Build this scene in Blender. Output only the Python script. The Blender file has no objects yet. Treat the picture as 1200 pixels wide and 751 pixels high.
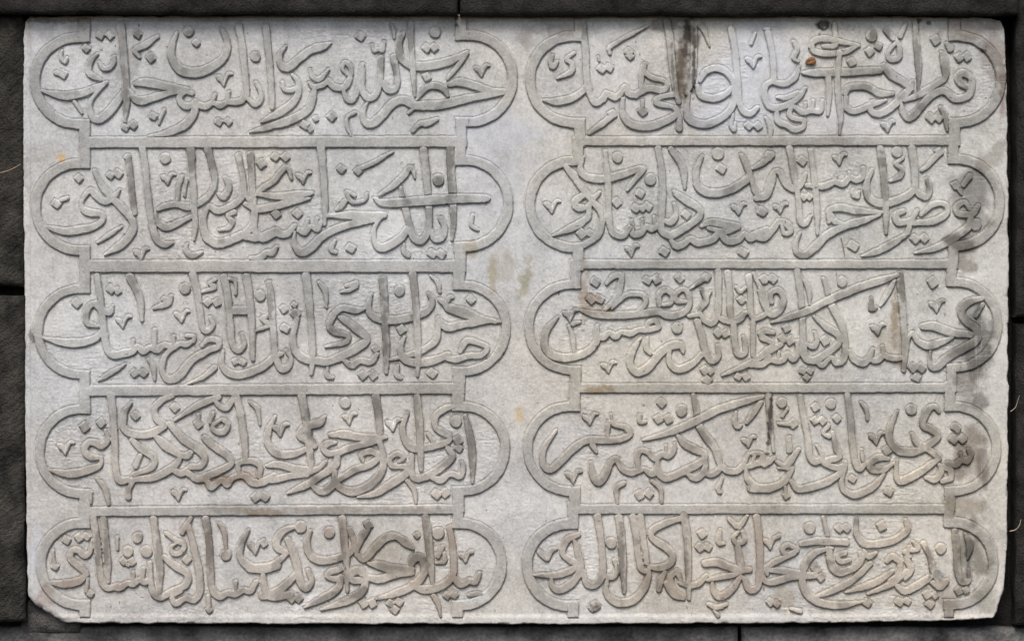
import bpy, math, random
import numpy as np

# Everything is laid out in millimetres of the wall face: x to the right from the
# left edge of the view, y downwards, h outwards from the carved ground.
W0, H0 = 600.0, 375.5
C = bpy.context.scene.collection
scene = bpy.context.scene

# ------------------------------------------------------------------ camera
cam_data = bpy.data.cameras.new("camera")
cam = bpy.data.objects.new("camera", cam_data)
C.objects.link(cam)
cam.location = (0.0, -3.0, 0.0)
cam.rotation_euler = (math.radians(90), 0, 0)
cam_data.sensor_width = 36.0
cam_data.lens = 36.0 * 3.0 / 1.2
cam_data.clip_end = 100.0
scene.camera = cam

# ------------------------------------------------------------------ world, sun, exposure
SUN_EL, SUN_AZ = 52.0, -12.0          # elevation; azimuth from straight in front of the wall (minus = left)
world = bpy.data.worlds.new("World")
scene.world = world
world.use_nodes = True
wn = world.node_tree
bg = wn.nodes["Background"]
sky = wn.nodes.new("ShaderNodeTexSky")
sky.sky_type = 'NISHITA'
sky.sun_disc = False
sky.sun_elevation = math.radians(SUN_EL)
sky.sun_rotation = math.radians(180.0 - SUN_AZ)
sky.air_density = 1.0
sky.dust_density = 4.0
sky.ozone_density = 1.0
wn.links.new(sky.outputs[0], bg.inputs[0])
bg.inputs[1].default_value = 0.115
sun_data = bpy.data.lights.new("sun", 'SUN')
sun_data.energy = 1.55
sun_data.angle = math.radians(24)
sun_data.color = (1.0, 0.95, 0.88)
sun = bpy.data.objects.new("sun", sun_data)
C.objects.link(sun)
sun.rotation_euler = (math.radians(90 - SUN_EL), 0, math.radians(SUN_AZ))
vs = scene.view_settings
vs.view_transform = 'Standard'
vs.look = 'None'
vs.exposure = 0.38
vs.gamma = 1.0
# ---------------------------------------------------------------------------
# The carved writing.  Every cartouche is traced as pen strokes, in quarter
# millimetres from a local corner (ox, oy):   s  w  x,y[:w] ...  = a pen stroke,
# d x,y r = lozenge dot,  o x,y r = round dot,  v x,y = small v-shaped mark,
# m ... = a vowel mark stroke.   A leading + carves the stroke over its neighbours.
# ---------------------------------------------------------------------------
VERSES = [
('L1', [(20, 10, """
s 28 488,90:36 496,160:32 504,250 512,340 515,430:26 506,530:14
s 26 115,388:5 170,403:24 230,413:34 300,402:36 360,380:28 420,350:12
s 24 378,215:8 350,245:18 334,290:26 350,318:22 395,338:8
s 18 455,230:14 452,262:18 430,284:22 402,282:18 386,256:10
s 28 500,395:22 470,440:34 420,500:36 375,525:32 345,495:22 345,440:18 385,385:14 420,352:12
s 30 555,356:18 600,350:38 680,364:36 760,380:28 800,382:20
s 26 800,386:20 720,398:24 650,418:32 590,436:36 552,424:28 526,380:8
s 24 822,402:18 790,392:24 762,418:26 772,450:28 800,462:26 836,445:22
s 28 836,440:24 830,495:32 785,550:36 705,586:28 615,602:5
s 26 836,448:22 882,464:28 918,446:22 955,458:28 988,442:24 1030,442:28 1062,425:26 1076,380:26
s 14 928,408:10 918,450
s 14 996,392:10 988,440
s 26 1040,85:30 1056,180:30 1066,280:28 1074,360:26 1075,410:26
s 18 1120,350:12 1143,395:18 1140,435:24 1112,452:26 1082,425:16
s 30 750,118:12 727,185:26 730,245:34 775,295:42 850,302:44 930,268:38 978,222:30 985,160:28 958,95:12
o 805,110 24
d 840,165 22
d 565,125 24
m 22 660,135:14 600,175:28 555,200:22 575,232:10
d 628,235 26
d 390,130 24
d 435,130 24
d 325,190 24
m 14 212,200:8 206,235:16 226,256:14 236,235:10
d 215,310 26
d 186,305 14
m 14 270,440:16 305,492:8
d 508,560 22
d 545,550 24
d 640,508 24
m 16 690,480:16 665,545:6
d 945,535 22
d 990,533 22
v 968,330
o 1118,230 24
"""), (310, 10, """
s 26 8,90:30 18,190:28 28,310:26 36,420:22 36,468:14
s 30 310,165:10 270,182:32 215,200:34 160,242:32 112,280:34 78,270:26 72,222:18 102,180:5
s 22 130,312:8 155,345:20 160,395:26 130,450:34 60,498:32 -15,535:6
s 18 85,350:10 92,380:18 125,388:20 156,372:18
s 32 236,375:20 226,430:28 200,482:36 130,522:38 50,548:32 -30,572:18 -70,582:5
s 20 213,290:10 226,325:20 256,336:20 277,318:18 300,290:10
s 22 208,350:10 232,370:22 266,366:24 298,345:20
s 24 298,340:20 325,370:28 370,374:28 400,335:24 404,285:22 380,255:18 365,285:12 388,312:12
s 20 370,385:16 384,425:22 410,436:24 430,408:18 444,350:20 460,265:16
s 26 462,290:16 458,378:24 484,422:30 520,410:28 540,350:26 546,238:26
s 26 546,345:22 580,385:30 615,378:26 622,325:24 604,232:26
d 450,135 26
m 14 505,175:12 515,200:20 535,192:14 552,200:18 562,160:14
m 14 592,72:8 605,100:16 608,138:12
s 30 652,118:14 632,175:26 642,235:32 700,273:38 790,270:38 880,245:34 950,208:12
s 16 950,212:16 920,255:22 858,332:8
+s 24 685,75:26 690,200:24 698,320:22 705,412:12
o 800,115 26
d 760,188 24
d 795,188 24
d 760,322 26
s 24 712,430:10 750,382:24 790,365:28 836,378:26 858,412:12
s 34 868,358:22 920,350:36 985,366:36 1060,388:28 1120,390:14
s 34 1120,398:18 1040,410:28 940,428:34 840,452:38 760,458:40 700,455:36 655,432:36 602,448:36 550,505:36 500,545:36 466,525:28 464,480:20 482,445:6
s 14 700,470:14 676,492:8
v 1015,290
m 20 695,580:10 728,545:20 765,540:26 808,522:16
d 315,510 26
d 240,520 18
d 188,548 28
d 215,568 18
m 16 424,490:16 388,515:12 388,555:16 405,600:8
""")]),
('L2', [(20, 160, """
s 26 305,315:8 312,290:16 345,255:24 375,283:30 412,306:30 452,290:26 482,252:10
s 28 303,315:12 312,345:26 350,360:30 396,366:24 402,392:24 360,425:28 290,440:36 220,446:30 125,422:5
s 26 365,165:22 400,235:28 448,290:32 505,350:30 545,405:28 538,455:32 485,512:34 412,556:6
s 22 520,95:18 530,170:26 541,290:24 552,360:20
m 14 490,425:8 432,463:18 378,500:6
d 438,185 22
d 474,178 26
s 26 588,60:30 602,150:28 615,280:28 630,390:28 650,475:32 690,508:30 730,500:10
s 24 660,345:12 695,328:26 752,320:26 800,330:32 850,316:30 900,280:24 926,230:22 922,170:28 895,60:32
s 18 775,190:14 757,245:20 752,300:18
s 24 648,365:8 664,405:24 702,428:30 760,405:26 832,370:12
s 10 798,200:10 786,280:10
+s 26 815,62:36 820,150:30 830,300:28 836,420:22 830,486:10
s 22 976,195:16 995,240:24 970,286:28 944,272:14
s 26 900,328:18 945,350:30 1010,325:30 1058,282:24 1060,200:24 1038,92:24
s 30 892,335:14 874,395:26 886,465:36 940,503:40 1020,480:38 1086,440:30 1112,380:26 1106,270:26 1095,90:30
s 18 1070,265:16 1102,328:18
s 26 1118,360:20 1116,440:24 1150,480:32 1210,455:28
d 518,100 18
o 695,105 26
v 705,198
d 1145,130 28
d 185,318 26
m 12 210,300:16 238,290:12
d 290,198 24
v 580,548
m 18 798,505:10 794,535:22 822,560:26 866,543:10
m 16 1018,355:24 990,368:22
m 18 985,375:14 1008,402:22 990,432:18 950,440:8
"""), (310, 160, """
s 22 -45,282:8 -10,246:24 40,215:24 80,166:22 108,146:18 127,200:8
s 28 -30,272:16 70,283:30 160,276:36 224,268:12
s 28 212,292:10 110,312:32 40,332:32 -30,342:30 -90,318:18
s 26 -90,470:28 -30,478:30 20,455:26 52,438:20 76,460:30 112,456:28 142,420:18
s 22 162,440:20 188,452:28 218,425:20 248,436:26 266,405:14
s 14 205,392:14 192,440
s 14 248,388:12 240,430
s 28 142,448:8 140,505:24 168,543:34 212,530:36 272,470:34 350,430:32 450,402:30 520,388:26 560,365:14
s 34 298,374:14 400,372:36 480,375:38 562,370:24
s 28 265,55:36 274,150:30 284,300:28 282,415:12
d 360,155 26
m 16 600,75:8 525,118:18 452,152:16
d 438,165 22
m 14 482,270:8 470,300:14 422,312:16 396,292:18 386,262:14 422,280:10
m 16 378,305:22 358,332:22 335,346:6
+s 34 1052,290:14 1025,293:34 900,294:38 750,304:40 600,314:36 545,310:28 512,290:8
s 22 540,276:12 602,235:24 652,188:26 680,150:24 695,160:18 706,196:6
s 28 745,65:34 757,160:34 767,290:28 772,400:28 764,455:24 735,492:28 700,478:28 680,420:26 660,340:28 646,280:26 640,240:8
s 28 870,60:34 876,180:34 884,300:30 886,400:24 880,485:12
s 30 668,430:20 640,478:34 560,522:36 522,505:28 512,450:18 532,398:18 560,370:14
s 24 826,388:20 845,430:26 830,478:28 796,480:26 782,440:14
o 814,205 28
m 14 976,372:14 970,418:18 1000,440:8
d 405,525 28
m 16 330,490:12 312,530:22 336,545:12
m 16 655,505:10 654,540:22 676,562:12
d 786,550 26
d 828,555 26
d 55,365 26
d 155,365 26
m 20 -65,572:10 -22,572:26 10,545:22 35,548:26 58,520:12
d 50,98 24
d 98,100 24
v 180,190
""")]),
('L3', [(20, 310, """
s 26 450,195:10 436,225:26 402,217:28 366,186:26 336,202:26 324,242:24 332,276:26 378,290:10
s 30 396,310:12 372,345:30 305,366:36 220,366:34 122,344:6
s 28 375,55:26 390,150:28 400,240:28 410,330:30 424,398:32 460,426:34 510,410:26
s 26 480,425:28 540,408:30 566,385:20 592,408:30 622,392:22 660,398:32 690,378:20 730,388:28 766,372:20 795,376:24 828,355:14
s 16 646,308:18 645,390:20
s 14 546,355:12 545,400
s 14 735,338:14 735,385
s 14 795,335:14 830,338:14 828,360:14
s 26 530,60:34 556,110:32 580,180:28 586,262:12
d 440,118 26
d 472,125 22
v 495,265
m 18 722,152:16 702,185:28 640,206:8
d 694,165 18
o 787,115 26
v 770,240
s 26 824,48:32 845,130:30 860,230:28 872,300:26 896,312:24 920,282:18 905,250:14
m 15 930,72:12 905,90:18 926,110:20 868,130:8
d 893,180 24
d 935,180 24
s 22 868,382:14 900,352:24 940,358:24 945,385:26 900,402:28
s 32 895,405:28 820,450:34 762,520:34 710,540:32 682,500:22 690,440:20 722,398:16
m 18 615,445:10 638,480:20 646,542:8
d 550,512 24
d 592,510 24
m 18 925,486:26 870,530:18 800,560:5
m 14 508,468:8 440,510:20 380,546:5
s 26 970,60:32 988,150:30 1000,280:28 1010,370:28 1038,404:28 1066,375:20 1052,328:14
s 30 966,408:14 962,475:24 1000,512:32 1060,516:34 1150,482:32 1205,435:30 1240,420:18
s 30 1075,60:36 1090,150:32 1102,300:28 1106,445:14
s 26 1018,218:36 1085,215:36
m 12 992,68:10 1022,80:14 1025,140:10
o 1140,148 26
m 15 1184,240:14 1150,256:18 1180,285:22 1114,315:6
d 1022,455 20
d 1058,460 20
d 280,182 26
"""), (310, 310, """
s 26 20,88:22 30,150:30 40,300:28 54,430:26 80,490:34 114,478:26 124,440:14 104,405:14
d 90,210 24
d 140,190 16
d 146,232 28
d 98,300 26
s 28 195,55:36 206,150:34 220,300:28 226,430:26 220,514:14
s 28 152,255:22 134,340:26 142,400:30 182,440:34 240,452:34 300,456:34 385,420:36 452,380:36 482,350:26 440,312:32 382,265:32 352,248:12
s 22 470,210:10 420,216:28 368,205:26 330,230:28 304,288:26 330,318:26 390,335:20 380,366:22 288,386:8
m 16 255,85:12 285,130:18 291,202:8
m 16 428,92:26 385,102:14
m 15 430,105:16 400,120:18 358,131:6
s 28 555,75:34 561,160:32 567,300:30 572,400:28 571,506:12
s 28 502,140:12 488,210:26 520,250:32 600,262:36 700,245:34 770,212:30 786,170:26 768,140:12
o 632,125 26
+s 28 695,48:36 706,150:30 716,300:30 721,420:26 716,522:12
s 24 372,448:16 408,472:30 450,452:24 500,458:28 526,422:20
d 518,398 20
s 30 656,340:12 638,390:24 650,438:32 710,462:36 790,452:36 860,425:28
s 22 860,442:24 900,446:26 950,430:24 1020,425:22 1043,390:22 1000,368:20 950,358:28 928,390:20 918,412:12
s 26 815,248:14 813,310:24 800,362:28 740,405:26 680,425:22 590,446:10
s 28 815,262:20 860,295:36 940,280:34 1040,265:26 1108,270:8
s 36 862,205:34 930,226:46 1000,250:32 1080,270:14
m 16 778,52:8 812,88:20 822,128:12
v 845,175
d 968,165 26
d 642,305 28
d 785,510 28
d 460,520 26
d 507,520 26
m 16 626,475:10 620,515:22 640,532:12
m 16 295,485:10 294,522:22 320,532:12
""")]),
('L4', [(20, 450, """
s 26 415,218:12 426,260:22 400,292:26 370,276:26 336,275:28 317,310:28 345,342:30 388,345:18
s 28 398,342:10 390,380:24 340,402:34 250,422:36 148,402:6
s 28 440,55:36 452,150:28 460,300:28 462,390:28 480,450:32 522,450:28
s 22 545,450:22 525,495:20 522,530:24
s 30 536,88:8 504,140:26 498,200:30 540,232:34 620,235:34 690,200:26
s 26 692,192:24 658,165:28 645,120:26 680,76:28 726,56:22
d 555,150 26
d 740,112 26
s 26 540,262:20 580,300:30 640,345:26 630,392:26 550,424:18
s 16 578,335:16 558,385:22
s 30 528,455:10 570,445:26 640,438:34 710,405:32 752,370:26 768,336:14
s 28 655,250:22 700,292:36 750,326:24
s 18 750,330:18 800,335:26 826,300:14
+s 26 715,190:22 780,260:30 840,300:32 880,345:30 862,385:26 818,388:22
s 22 740,170:8 830,112:24 900,78:32 945,62:26
s 26 730,398:24 770,420:28 800,402:24
s 28 800,415:24 850,445:32 910,425:32 1000,378:26 990,340:28 922,292:32 880,252:24
s 18 962,165:12 988,190:22 970,225:28 930,222:24 918,195:16 962,165:10
s 14 920,138:16 905,182:12
s 18 1022,58:20 985,112:24 946,100:22 926,68:16
d 850,188 26
m 12 852,145:14 850,190
s 28 1030,60:30 1050,150:30 1065,250:28 1072,345:24
s 26 888,448:22 912,480:34 960,450:24 986,472:28 1012,440:24 1062,430:26 1105,462:34 1150,462:30 1205,430:28
s 20 1042,420:20 1040,372:18 1100,360:26 1140,388:24 1135,432:20
m 14 1092,85:10 1128,120:18 1140,192:6
v 225,295
v 755,515
d 1118,532 26
d 1160,528 26
m 14 430,562:14 412,490:20 372,442:10
d 316,202 28
d 394,183 26
m 16 345,556:14 342,510:20
"""), (310, 450, """
v 72,210
s 28 50,153:8 20,220:24 18,282:28 60,326:32 130,330:32 192,308:22
s 28 175,55:34 190,140:34 205,250:32 216,350:30 220,415:20
s 30 282,155:12 258,182:34 192,202:30 166,240:32 208,262:38 236,292:24
s 28 10,384:12 70,378:32 150,400:32 240,402:24 286,366:12
s 26 -15,452:20 60,446:32 120,430:30 200,422:28
s 24 332,275:16 300,278:28 276,302:26 302,326:26 340,320:22
s 30 340,320:24 332,380:30 262,430:32 200,470:34 108,512:6
s 28 330,410:20 325,465:30 280,502:34 240,490:26 222,465:12
s 30 308,240:16 370,236:34 440,250:32 530,250:24 572,252:10
s 26 545,265:14 480,278:28 400,300:30 338,328:24
s 30 540,272:20 555,340:28 550,410:30 500,470:34 420,505:34 358,488:30 338,455:24 362,440:24 430,400:28 500,375:30 534,340:24 500,315:26 455,330:24 462,362:12
s 28 438,530:6 520,512:28 600,465:36 662,420:32 678,370:26
s 18 678,385:20 640,386:22 600,384:24 588,352:20 622,328:22 652,345:18 630,365:14
s 28 522,60:32 535,150:30 540,230:26
s 28 670,138:12 648,205:24 662,272:30 708,304:32 770,296:32 850,275:26 868,248:22 830,226:28 800,200:24 804,150:26 848,116:26 892,105:16
s 28 858,300:20 880,340:28 830,390:32 760,432:34 708,442:30 690,410:26 690,335:18
+s 28 715,62:32 726,180:34 732,320:28 735,402:18
s 18 763,232:8 790,268:22
s 26 788,440:20 826,450:30 862,424:24 890,425:26 918,432:24 932,392:24 926,370:14
s 28 942,150:14 960,220:28 975,330:30 975,462:8
o 897,175 28
d 905,265 26
d 910,300 24
d 806,517 28
d 846,512 26
o 380,90 26
v 395,158
v 600,188
m 18 668,452:16 702,498:20 711,556:8
d 5,530 20
""")]),
('L5', [(20, 585, """
m 14 170,240:8 175,300:14
d 178,315 22
d 232,190 26
d 290,180 26
d 327,176 24
s 24 352,188:8 346,240:18 320,265:26 290,240:26 260,240:26 252,280:28 290,312:32 322,345:24
s 28 326,350:20 290,382:34 220,396:34 132,386:6
m 14 332,372:12 325,430:14
d 345,442 20
s 28 358,88:30 375,200:30 386,300:28 398,385:28 430,415:28 472,404:22
s 26 405,95:30 416,200:30 426,300:28 426,385:18
s 26 442,412:20 485,412:28 520,392:22 545,398:28 575,378:22 602,388:26 628,370:18
s 14 546,342:12 546,395
s 16 595,325:14 588,375
o 520,245 26
o 606,245 28
o 566,180 24
d 500,290 22
d 540,290 22
d 520,305 14
m 14 470,178:14 472,236:8
s 28 640,92:30 655,200:32 670,320:30 668,440:18
s 28 624,300:18 628,380:22 640,438:28 672,460:28 720,436:28 790,402:26 800,352:28 740,312:30 692,272:20
s 18 815,88:18 775,155:20
s 18 698,158:12 740,190:18 784,212:20 768,250:20 735,256:20 722,225:12 762,195:8
s 28 804,125:24 830,230:28 852,330:30 858,430:28 830,472:26 792,462:24 745,488:26 728,455:20 770,428:18
d 795,282 26
s 30 884,92:32 900,200:30 906,330:28 916,420:28 950,455:30 986,440:28 1030,442:28 1062,425:24 1096,430:26 1122,388:18
s 14 1026,388:14 1025,440
m 14 945,112:8 970,150:18 980,240:10
o 980,262 26
m 14 895,455:18 900,500:16
d 900,516 20
s 28 1086,143:8 1050,215:26 1048,275:30 1105,322:36 1165,325:34 1220,310:34
v 1115,222
d 1156,205 22
s 28 1152,352:18 1164,425:30 1200,458:32 1280,446:32
"""), (310, 585, """
s 26 138,130:14 90,150:28 58,190:32 60,226:30 104,252:20
s 30 104,252:18 50,302:28 -10,318:32 -70,322:32
s 30 108,190:24 140,262:34 160,340:32 172,392:32 196,416:30 222,382:24 205,335:22
s 32 -10,452:32 50,440:36 112,390:30 152,345:20
o 170,130 28
o 304,156 26
d 485,122 26
s 30 216,150:10 200,200:26 212,258:30 260,286:34 330,280:32 392,256:28 422,212:26 400,140:16
s 28 365,90:32 376,200:30 386,330:26 388,432:10
s 24 352,328:24 312,338:26 294,360:22 330,374:20 358,362:20
s 30 360,365:24 342,418:32 282,460:32 188,506:6
s 30 472,362:26 440,332:34 402,350:36 412,378:28 470,378:26
s 30 476,372:26 460,428:32 392,474:34 266,516:6
s 26 430,258:14 440,215:24 468,165:28 490,140:12
s 28 434,260:20 470,282:26 520,226:32 570,182:32 620,176:30 662,206:30 698,234:10
s 36 485,300:14 540,310:34 602,326:38 692,326:22
s 30 490,368:22 540,376:34 602,356:30 692,345:18
s 30 742,276:26 706,274:38 690,302:24
s 30 740,290:26 748,345:30 702,400:32 620,440:30 526,466:6
s 30 755,85:32 770,200:32 780,310:30 788,392:12
s 30 692,392:18 730,420:32 782,420:34 842,400:32 884,350:26 886,250:28 868,135:22
s 26 888,368:24 920,400:28 962,382:26 988,386:26 1008,348:18
o 815,160 28
m 16 836,222:16 814,268:18
m 16 842,252:14 842,290:20 806,298:10
v 940,265
d 126,466 24
d 158,466 24
d 465,487 26
d 506,486 26
d 590,486 24
d 630,480 24
d 610,516 26
m 16 793,452:20 816,492:18 825,546:8
d 855,450 24
d 888,448 24
m 14 955,450:8 990,442:16 1025,445:8
d 714,170 18
""")]),
('R1', [(600, 10, """
s 28 335,80:20 345,200:28 350,330:28 365,400:28 390,446:28 420,430:24 442,396:14
s 28 352,335:14 340,382:24 280,424:32 210,440:32 146,432:6
m 16 190,225:12 180,258:20 192,276:24 212,252:14
m 16 292,212:12 256,240:20 280,262:20 276,300:22 212,332:8
d 420,285 26
d 455,280 24
d 548,208 24
d 552,226 22
m 14 642,84:5 540,135:16 460,185:16 458,212:12
m 8 404,228:6 408,246:8
s 24 430,430:20 446,404:26 482,420:28 510,400:22 528,368:18 546,402:26 582,410:26
s 26 580,408:22 640,378:30 700,386:28 726,370:20 712,342:18 660,328:20 622,300:22 620,262:12
s 18 608,388:18 606,330:22 624,265:14
s 28 520,428:16 520,500:26 562,546:34 640,556:36 730,526:32 776,488:26 758,468:18
s 24 768,470:6 720,457:22 678,444:28 692,420:24 740,410:22 775,405:20
d 612,486 26
m 12 612,436:12 612,480
d 470,500 26
m 20 468,508:24 420,545:24 362,587:12
s 14 786,500:14 784,565:26
s 28 725,60:28 740,150:32 750,260:30 766,380:26 782,440:20
s 28 852,72:30 852,200:30 846,330:28 818,402:18
s 28 830,400:12 818,478:26 838,528:34 910,546:34 990,510:32 1038,450:28 1042,380:22
s 24 880,342:14 912,296:26 970,284:28 1022,320:26 1040,362:20
s 24 868,370:18 884,410:28 940,426:30 1002,404:28 1035,366:14
s 26 1025,100:30 1045,200:28 1056,330:28 1064,430:26 1082,480:28 1116,496:28 1152,468:18
m 22 872,70:26 900,105:22 926,180:6
m 12 1140,118:8 1120,168:12
v 1128,248
m 14 1036,498:10 1026,550:18 1042,570:18 1046,538:8
d 1110,552 24
d 1152,555 24
"""), (890, 10, """
s 26 40,115:26 58,200:26 66,280:26 66,345:24
m 14 25,98:10 45,98:14
s 24 66,345:22 32,362:22 24,412:26 45,460:28 92,466:28 152,444:26 192,410:22 215,376:10
s 20 70,352:18 122,355:26 165,325:26 184,278:14
m 16 160,160:16 176,195:20 160,236:16 182,252:8
s 18 84,420:10 130,420:22 180,395:14
s 24 80,480:10 86,530:26 130,552:26 162,570:26 200,562:22 206,528:20 166,520:20 140,500:22 156,462:20 200,490:24 240,482:24 284,482:24 296,436:12
s 12 216,448:12 212,485
s 12 252,436:12 248,480
m 18 28,515:8 50,560:22 50,604:14
s 20 238,182:16 262,152:24 312,145:26 380,160:20 465,176:12
s 22 246,172:16 256,206:24 330,215:26 402,205:26 452,180:16
s 20 300,180:14 345,182:24 360,175:14
o 300,78 22
s 16 350,75:16 356,135:20
s 32 204,305:12 262,305:32 380,303:34 480,298:34 562,293:28
+s 24 375,215:22 366,330:26 370,430:28 380,500:24 375,590:8
s 22 320,300:22 326,400:26 320,502:10
s 26 402,402:22 422,374:28 500,370:30 560,400:30 626,402:12
s 22 405,420:22 402,462:24 442,486:24 520,458:24 592,432:10
s 28 530,438:16 522,482:26 562,496:30 622,462:32 700,384:28 716,345:14
s 26 583,272:24 610,310:32 670,346:30 712,380:18
s 26 853,212:18 868,268:32 870,325:24 840,350:26 760,400:30 678,436:12
s 30 665,450:12 672,490:26 702,516:32 742,482:32 802,412:34 862,390:34 920,426:32 976,412:30 992,370:30 990,328:28 950,305:34 930,330:34 948,358:28 976,375:16
s 26 728,70:24 738,180:28 746,280:26 745,388:8
s 18 592,108:20 626,142:22
s 18 682,80:18 660,132:22
s 18 642,152:12 658,190:22 650,234:24 614,242:24 602,215:14 640,160:10
o 525,130 28
d 515,205 26
d 556,182 22
d 430,255 26
d 825,152 28
m 18 878,168:16 894,190:30
d 935,232 26
d 972,230 26
d 802,516 28
d 838,515 26
m 18 848,468:14 874,520:22 878,572:6
v 598,550
""")]),
('R2', [(600, 160, """
s 30 350,335:22 310,334:34 294,310:30 330,280:30
s 28 250,138:20 290,190:30 340,258:30 382,312:28 415,352:28 424,400:26 400,465:30 338,512:24
s 24 412,262:12 376,300:22 362,330:24 354,382:26 290,426:32 190,468:6
s 28 335,98:10 320,150:24 345,190:32 430,202:34 520,180:34 602,150:22 622,155:12
s 18 615,160:20 572,208:24 540,255:8
+s 26 437,75:20 448,200:28 452,300:28 456,400:28 476,455:30 522,468:28 550,432:20
s 26 548,440:20 572,462:28 604,454:26 632,425:22 654,438:26 684,420:22
s 14 562,398:12 568,450
s 14 612,393:12 610,440
s 14 666,380:12 670,430
d 490,312 26
o 495,100 26
o 650,205 28
d 600,270 26
d 580,338 24
d 636,330 26
d 610,342 18
s 28 684,58:28 700,150:30 706,280:28 700,390:28 702,440:32 740,466:32 800,436:32 872,386:28 880,345:26 830,310:32 780,278:28 758,258:12
s 20 760,318:14 770,370:24 742,404:28 712,395:14
d 815,368 26
s 24 743,60:22 788,120:30 806,180:26 810,244:12
s 28 744,488:14 772,516:32 808,505:28 836,482:24 872,500:32 940,485:30 972,456:28 1012,492:32 1062,486:28 1090,460:22 1118,482:28 1160,452:24 1195,440:24
s 28 888,422:14 930,403:28 990,414:34 1055,425:30
s 24 1050,430:24 1000,446:26 920,432:14
s 30 892,95:10 864,160:24 868,230:32 920,266:38 1000,260:36 1082,220:32 1112,180:26 1092,122:26 1074,88:14
o 965,83 30
d 980,152 30
d 1170,355 28
d 1083,545 30
d 714,542 28
v 1060,338
v 558,532
v 185,325
d 326,456 28
d 368,456 24
s 26 1120,188:12 1136,250:26 1170,288:28 1200,268:26 1225,205:20 1228,160:10
m 18 1215,90:28 1170,130:22 1124,156:6
"""), (890, 160, """
s 26 -15,290:26 25,278:28 50,222:28 68,172:22 92,168:24 120,220:30 155,246:32 190,230:28 216,178:14
s 26 140,58:28 156,150:26 170,222:24
s 24 178,255:18 186,350:26 192,400:26 216,410:24 242,376:10
+s 26 240,70:24 250,150:28 262,250:26 269,350:26 270,458:10
d 200,117 26
d 206,287 20
d 232,285 20
s 26 222,232:18 300,236:28 352,215:24 390,226:28 422,196:22 452,206:26 482,192:22 485,152:18
s 14 360,188:12 356,220
s 14 420,172:12 424,200
v 372,105
m 16 440,248:12 440,270:20 456,280:28 466,262:14
s 28 528,158:12 504,220:26 508,280:32 550,312:34 620,310:34 690,282:32 726,256:26 752,275:28 780,285:28 798,248:26 785,202:14
s 28 565,58:30 578,150:30 588,260:28 592,350:26 593,454:12
s 28 714,58:34 725,150:32 730,255:26
o 645,75 26
m 15 672,102:12 640,130:20 666,155:20 660,186:22 612,212:8
d 840,75 26
m 16 835,85:24 790,138:20 758,162:8
s 30 325,400:16 328,350:26 380,336:32 460,350:30 572,358:12
s 28 562,370:10 480,397:30 400,422:32 320,462:32 260,520:34 214,556:30 174,545:26 170,500:20 192,452:8
s 22 330,358:20 352,398:26 392,410:10
s 22 676,352:18 640,368:30 650,404:32 702,400:26
s 22 704,395:22 700,430:24 690,458:16
s 26 680,468:18 600,516:30 540,545:26 478,562:6
s 22 742,348:12 715,402:22 760,405:26 830,395:28 880,355:26 866,320:22 812,322:22 758,372:14
s 26 1026,328:20 1000,362:26 940,366:30 922,336:28 960,310:22 985,345:16
s 30 988,372:26 980,420:32 920,470:34 830,522:28 728,548:5
d 918,232 24
m 14 928,245:16 946,272:6
m 18 955,230:18 985,188:24
o 1012,415 28
d 728,482 26
d 772,480 26
d 440,515 30
v 95,335
d 14,355 26
s 26 -30,462:26 20,476:32 60,442:26 90,402:26 130,415:26 146,446:24 116,458:16 104,420:12
d 45,95 26
""")]),
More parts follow.
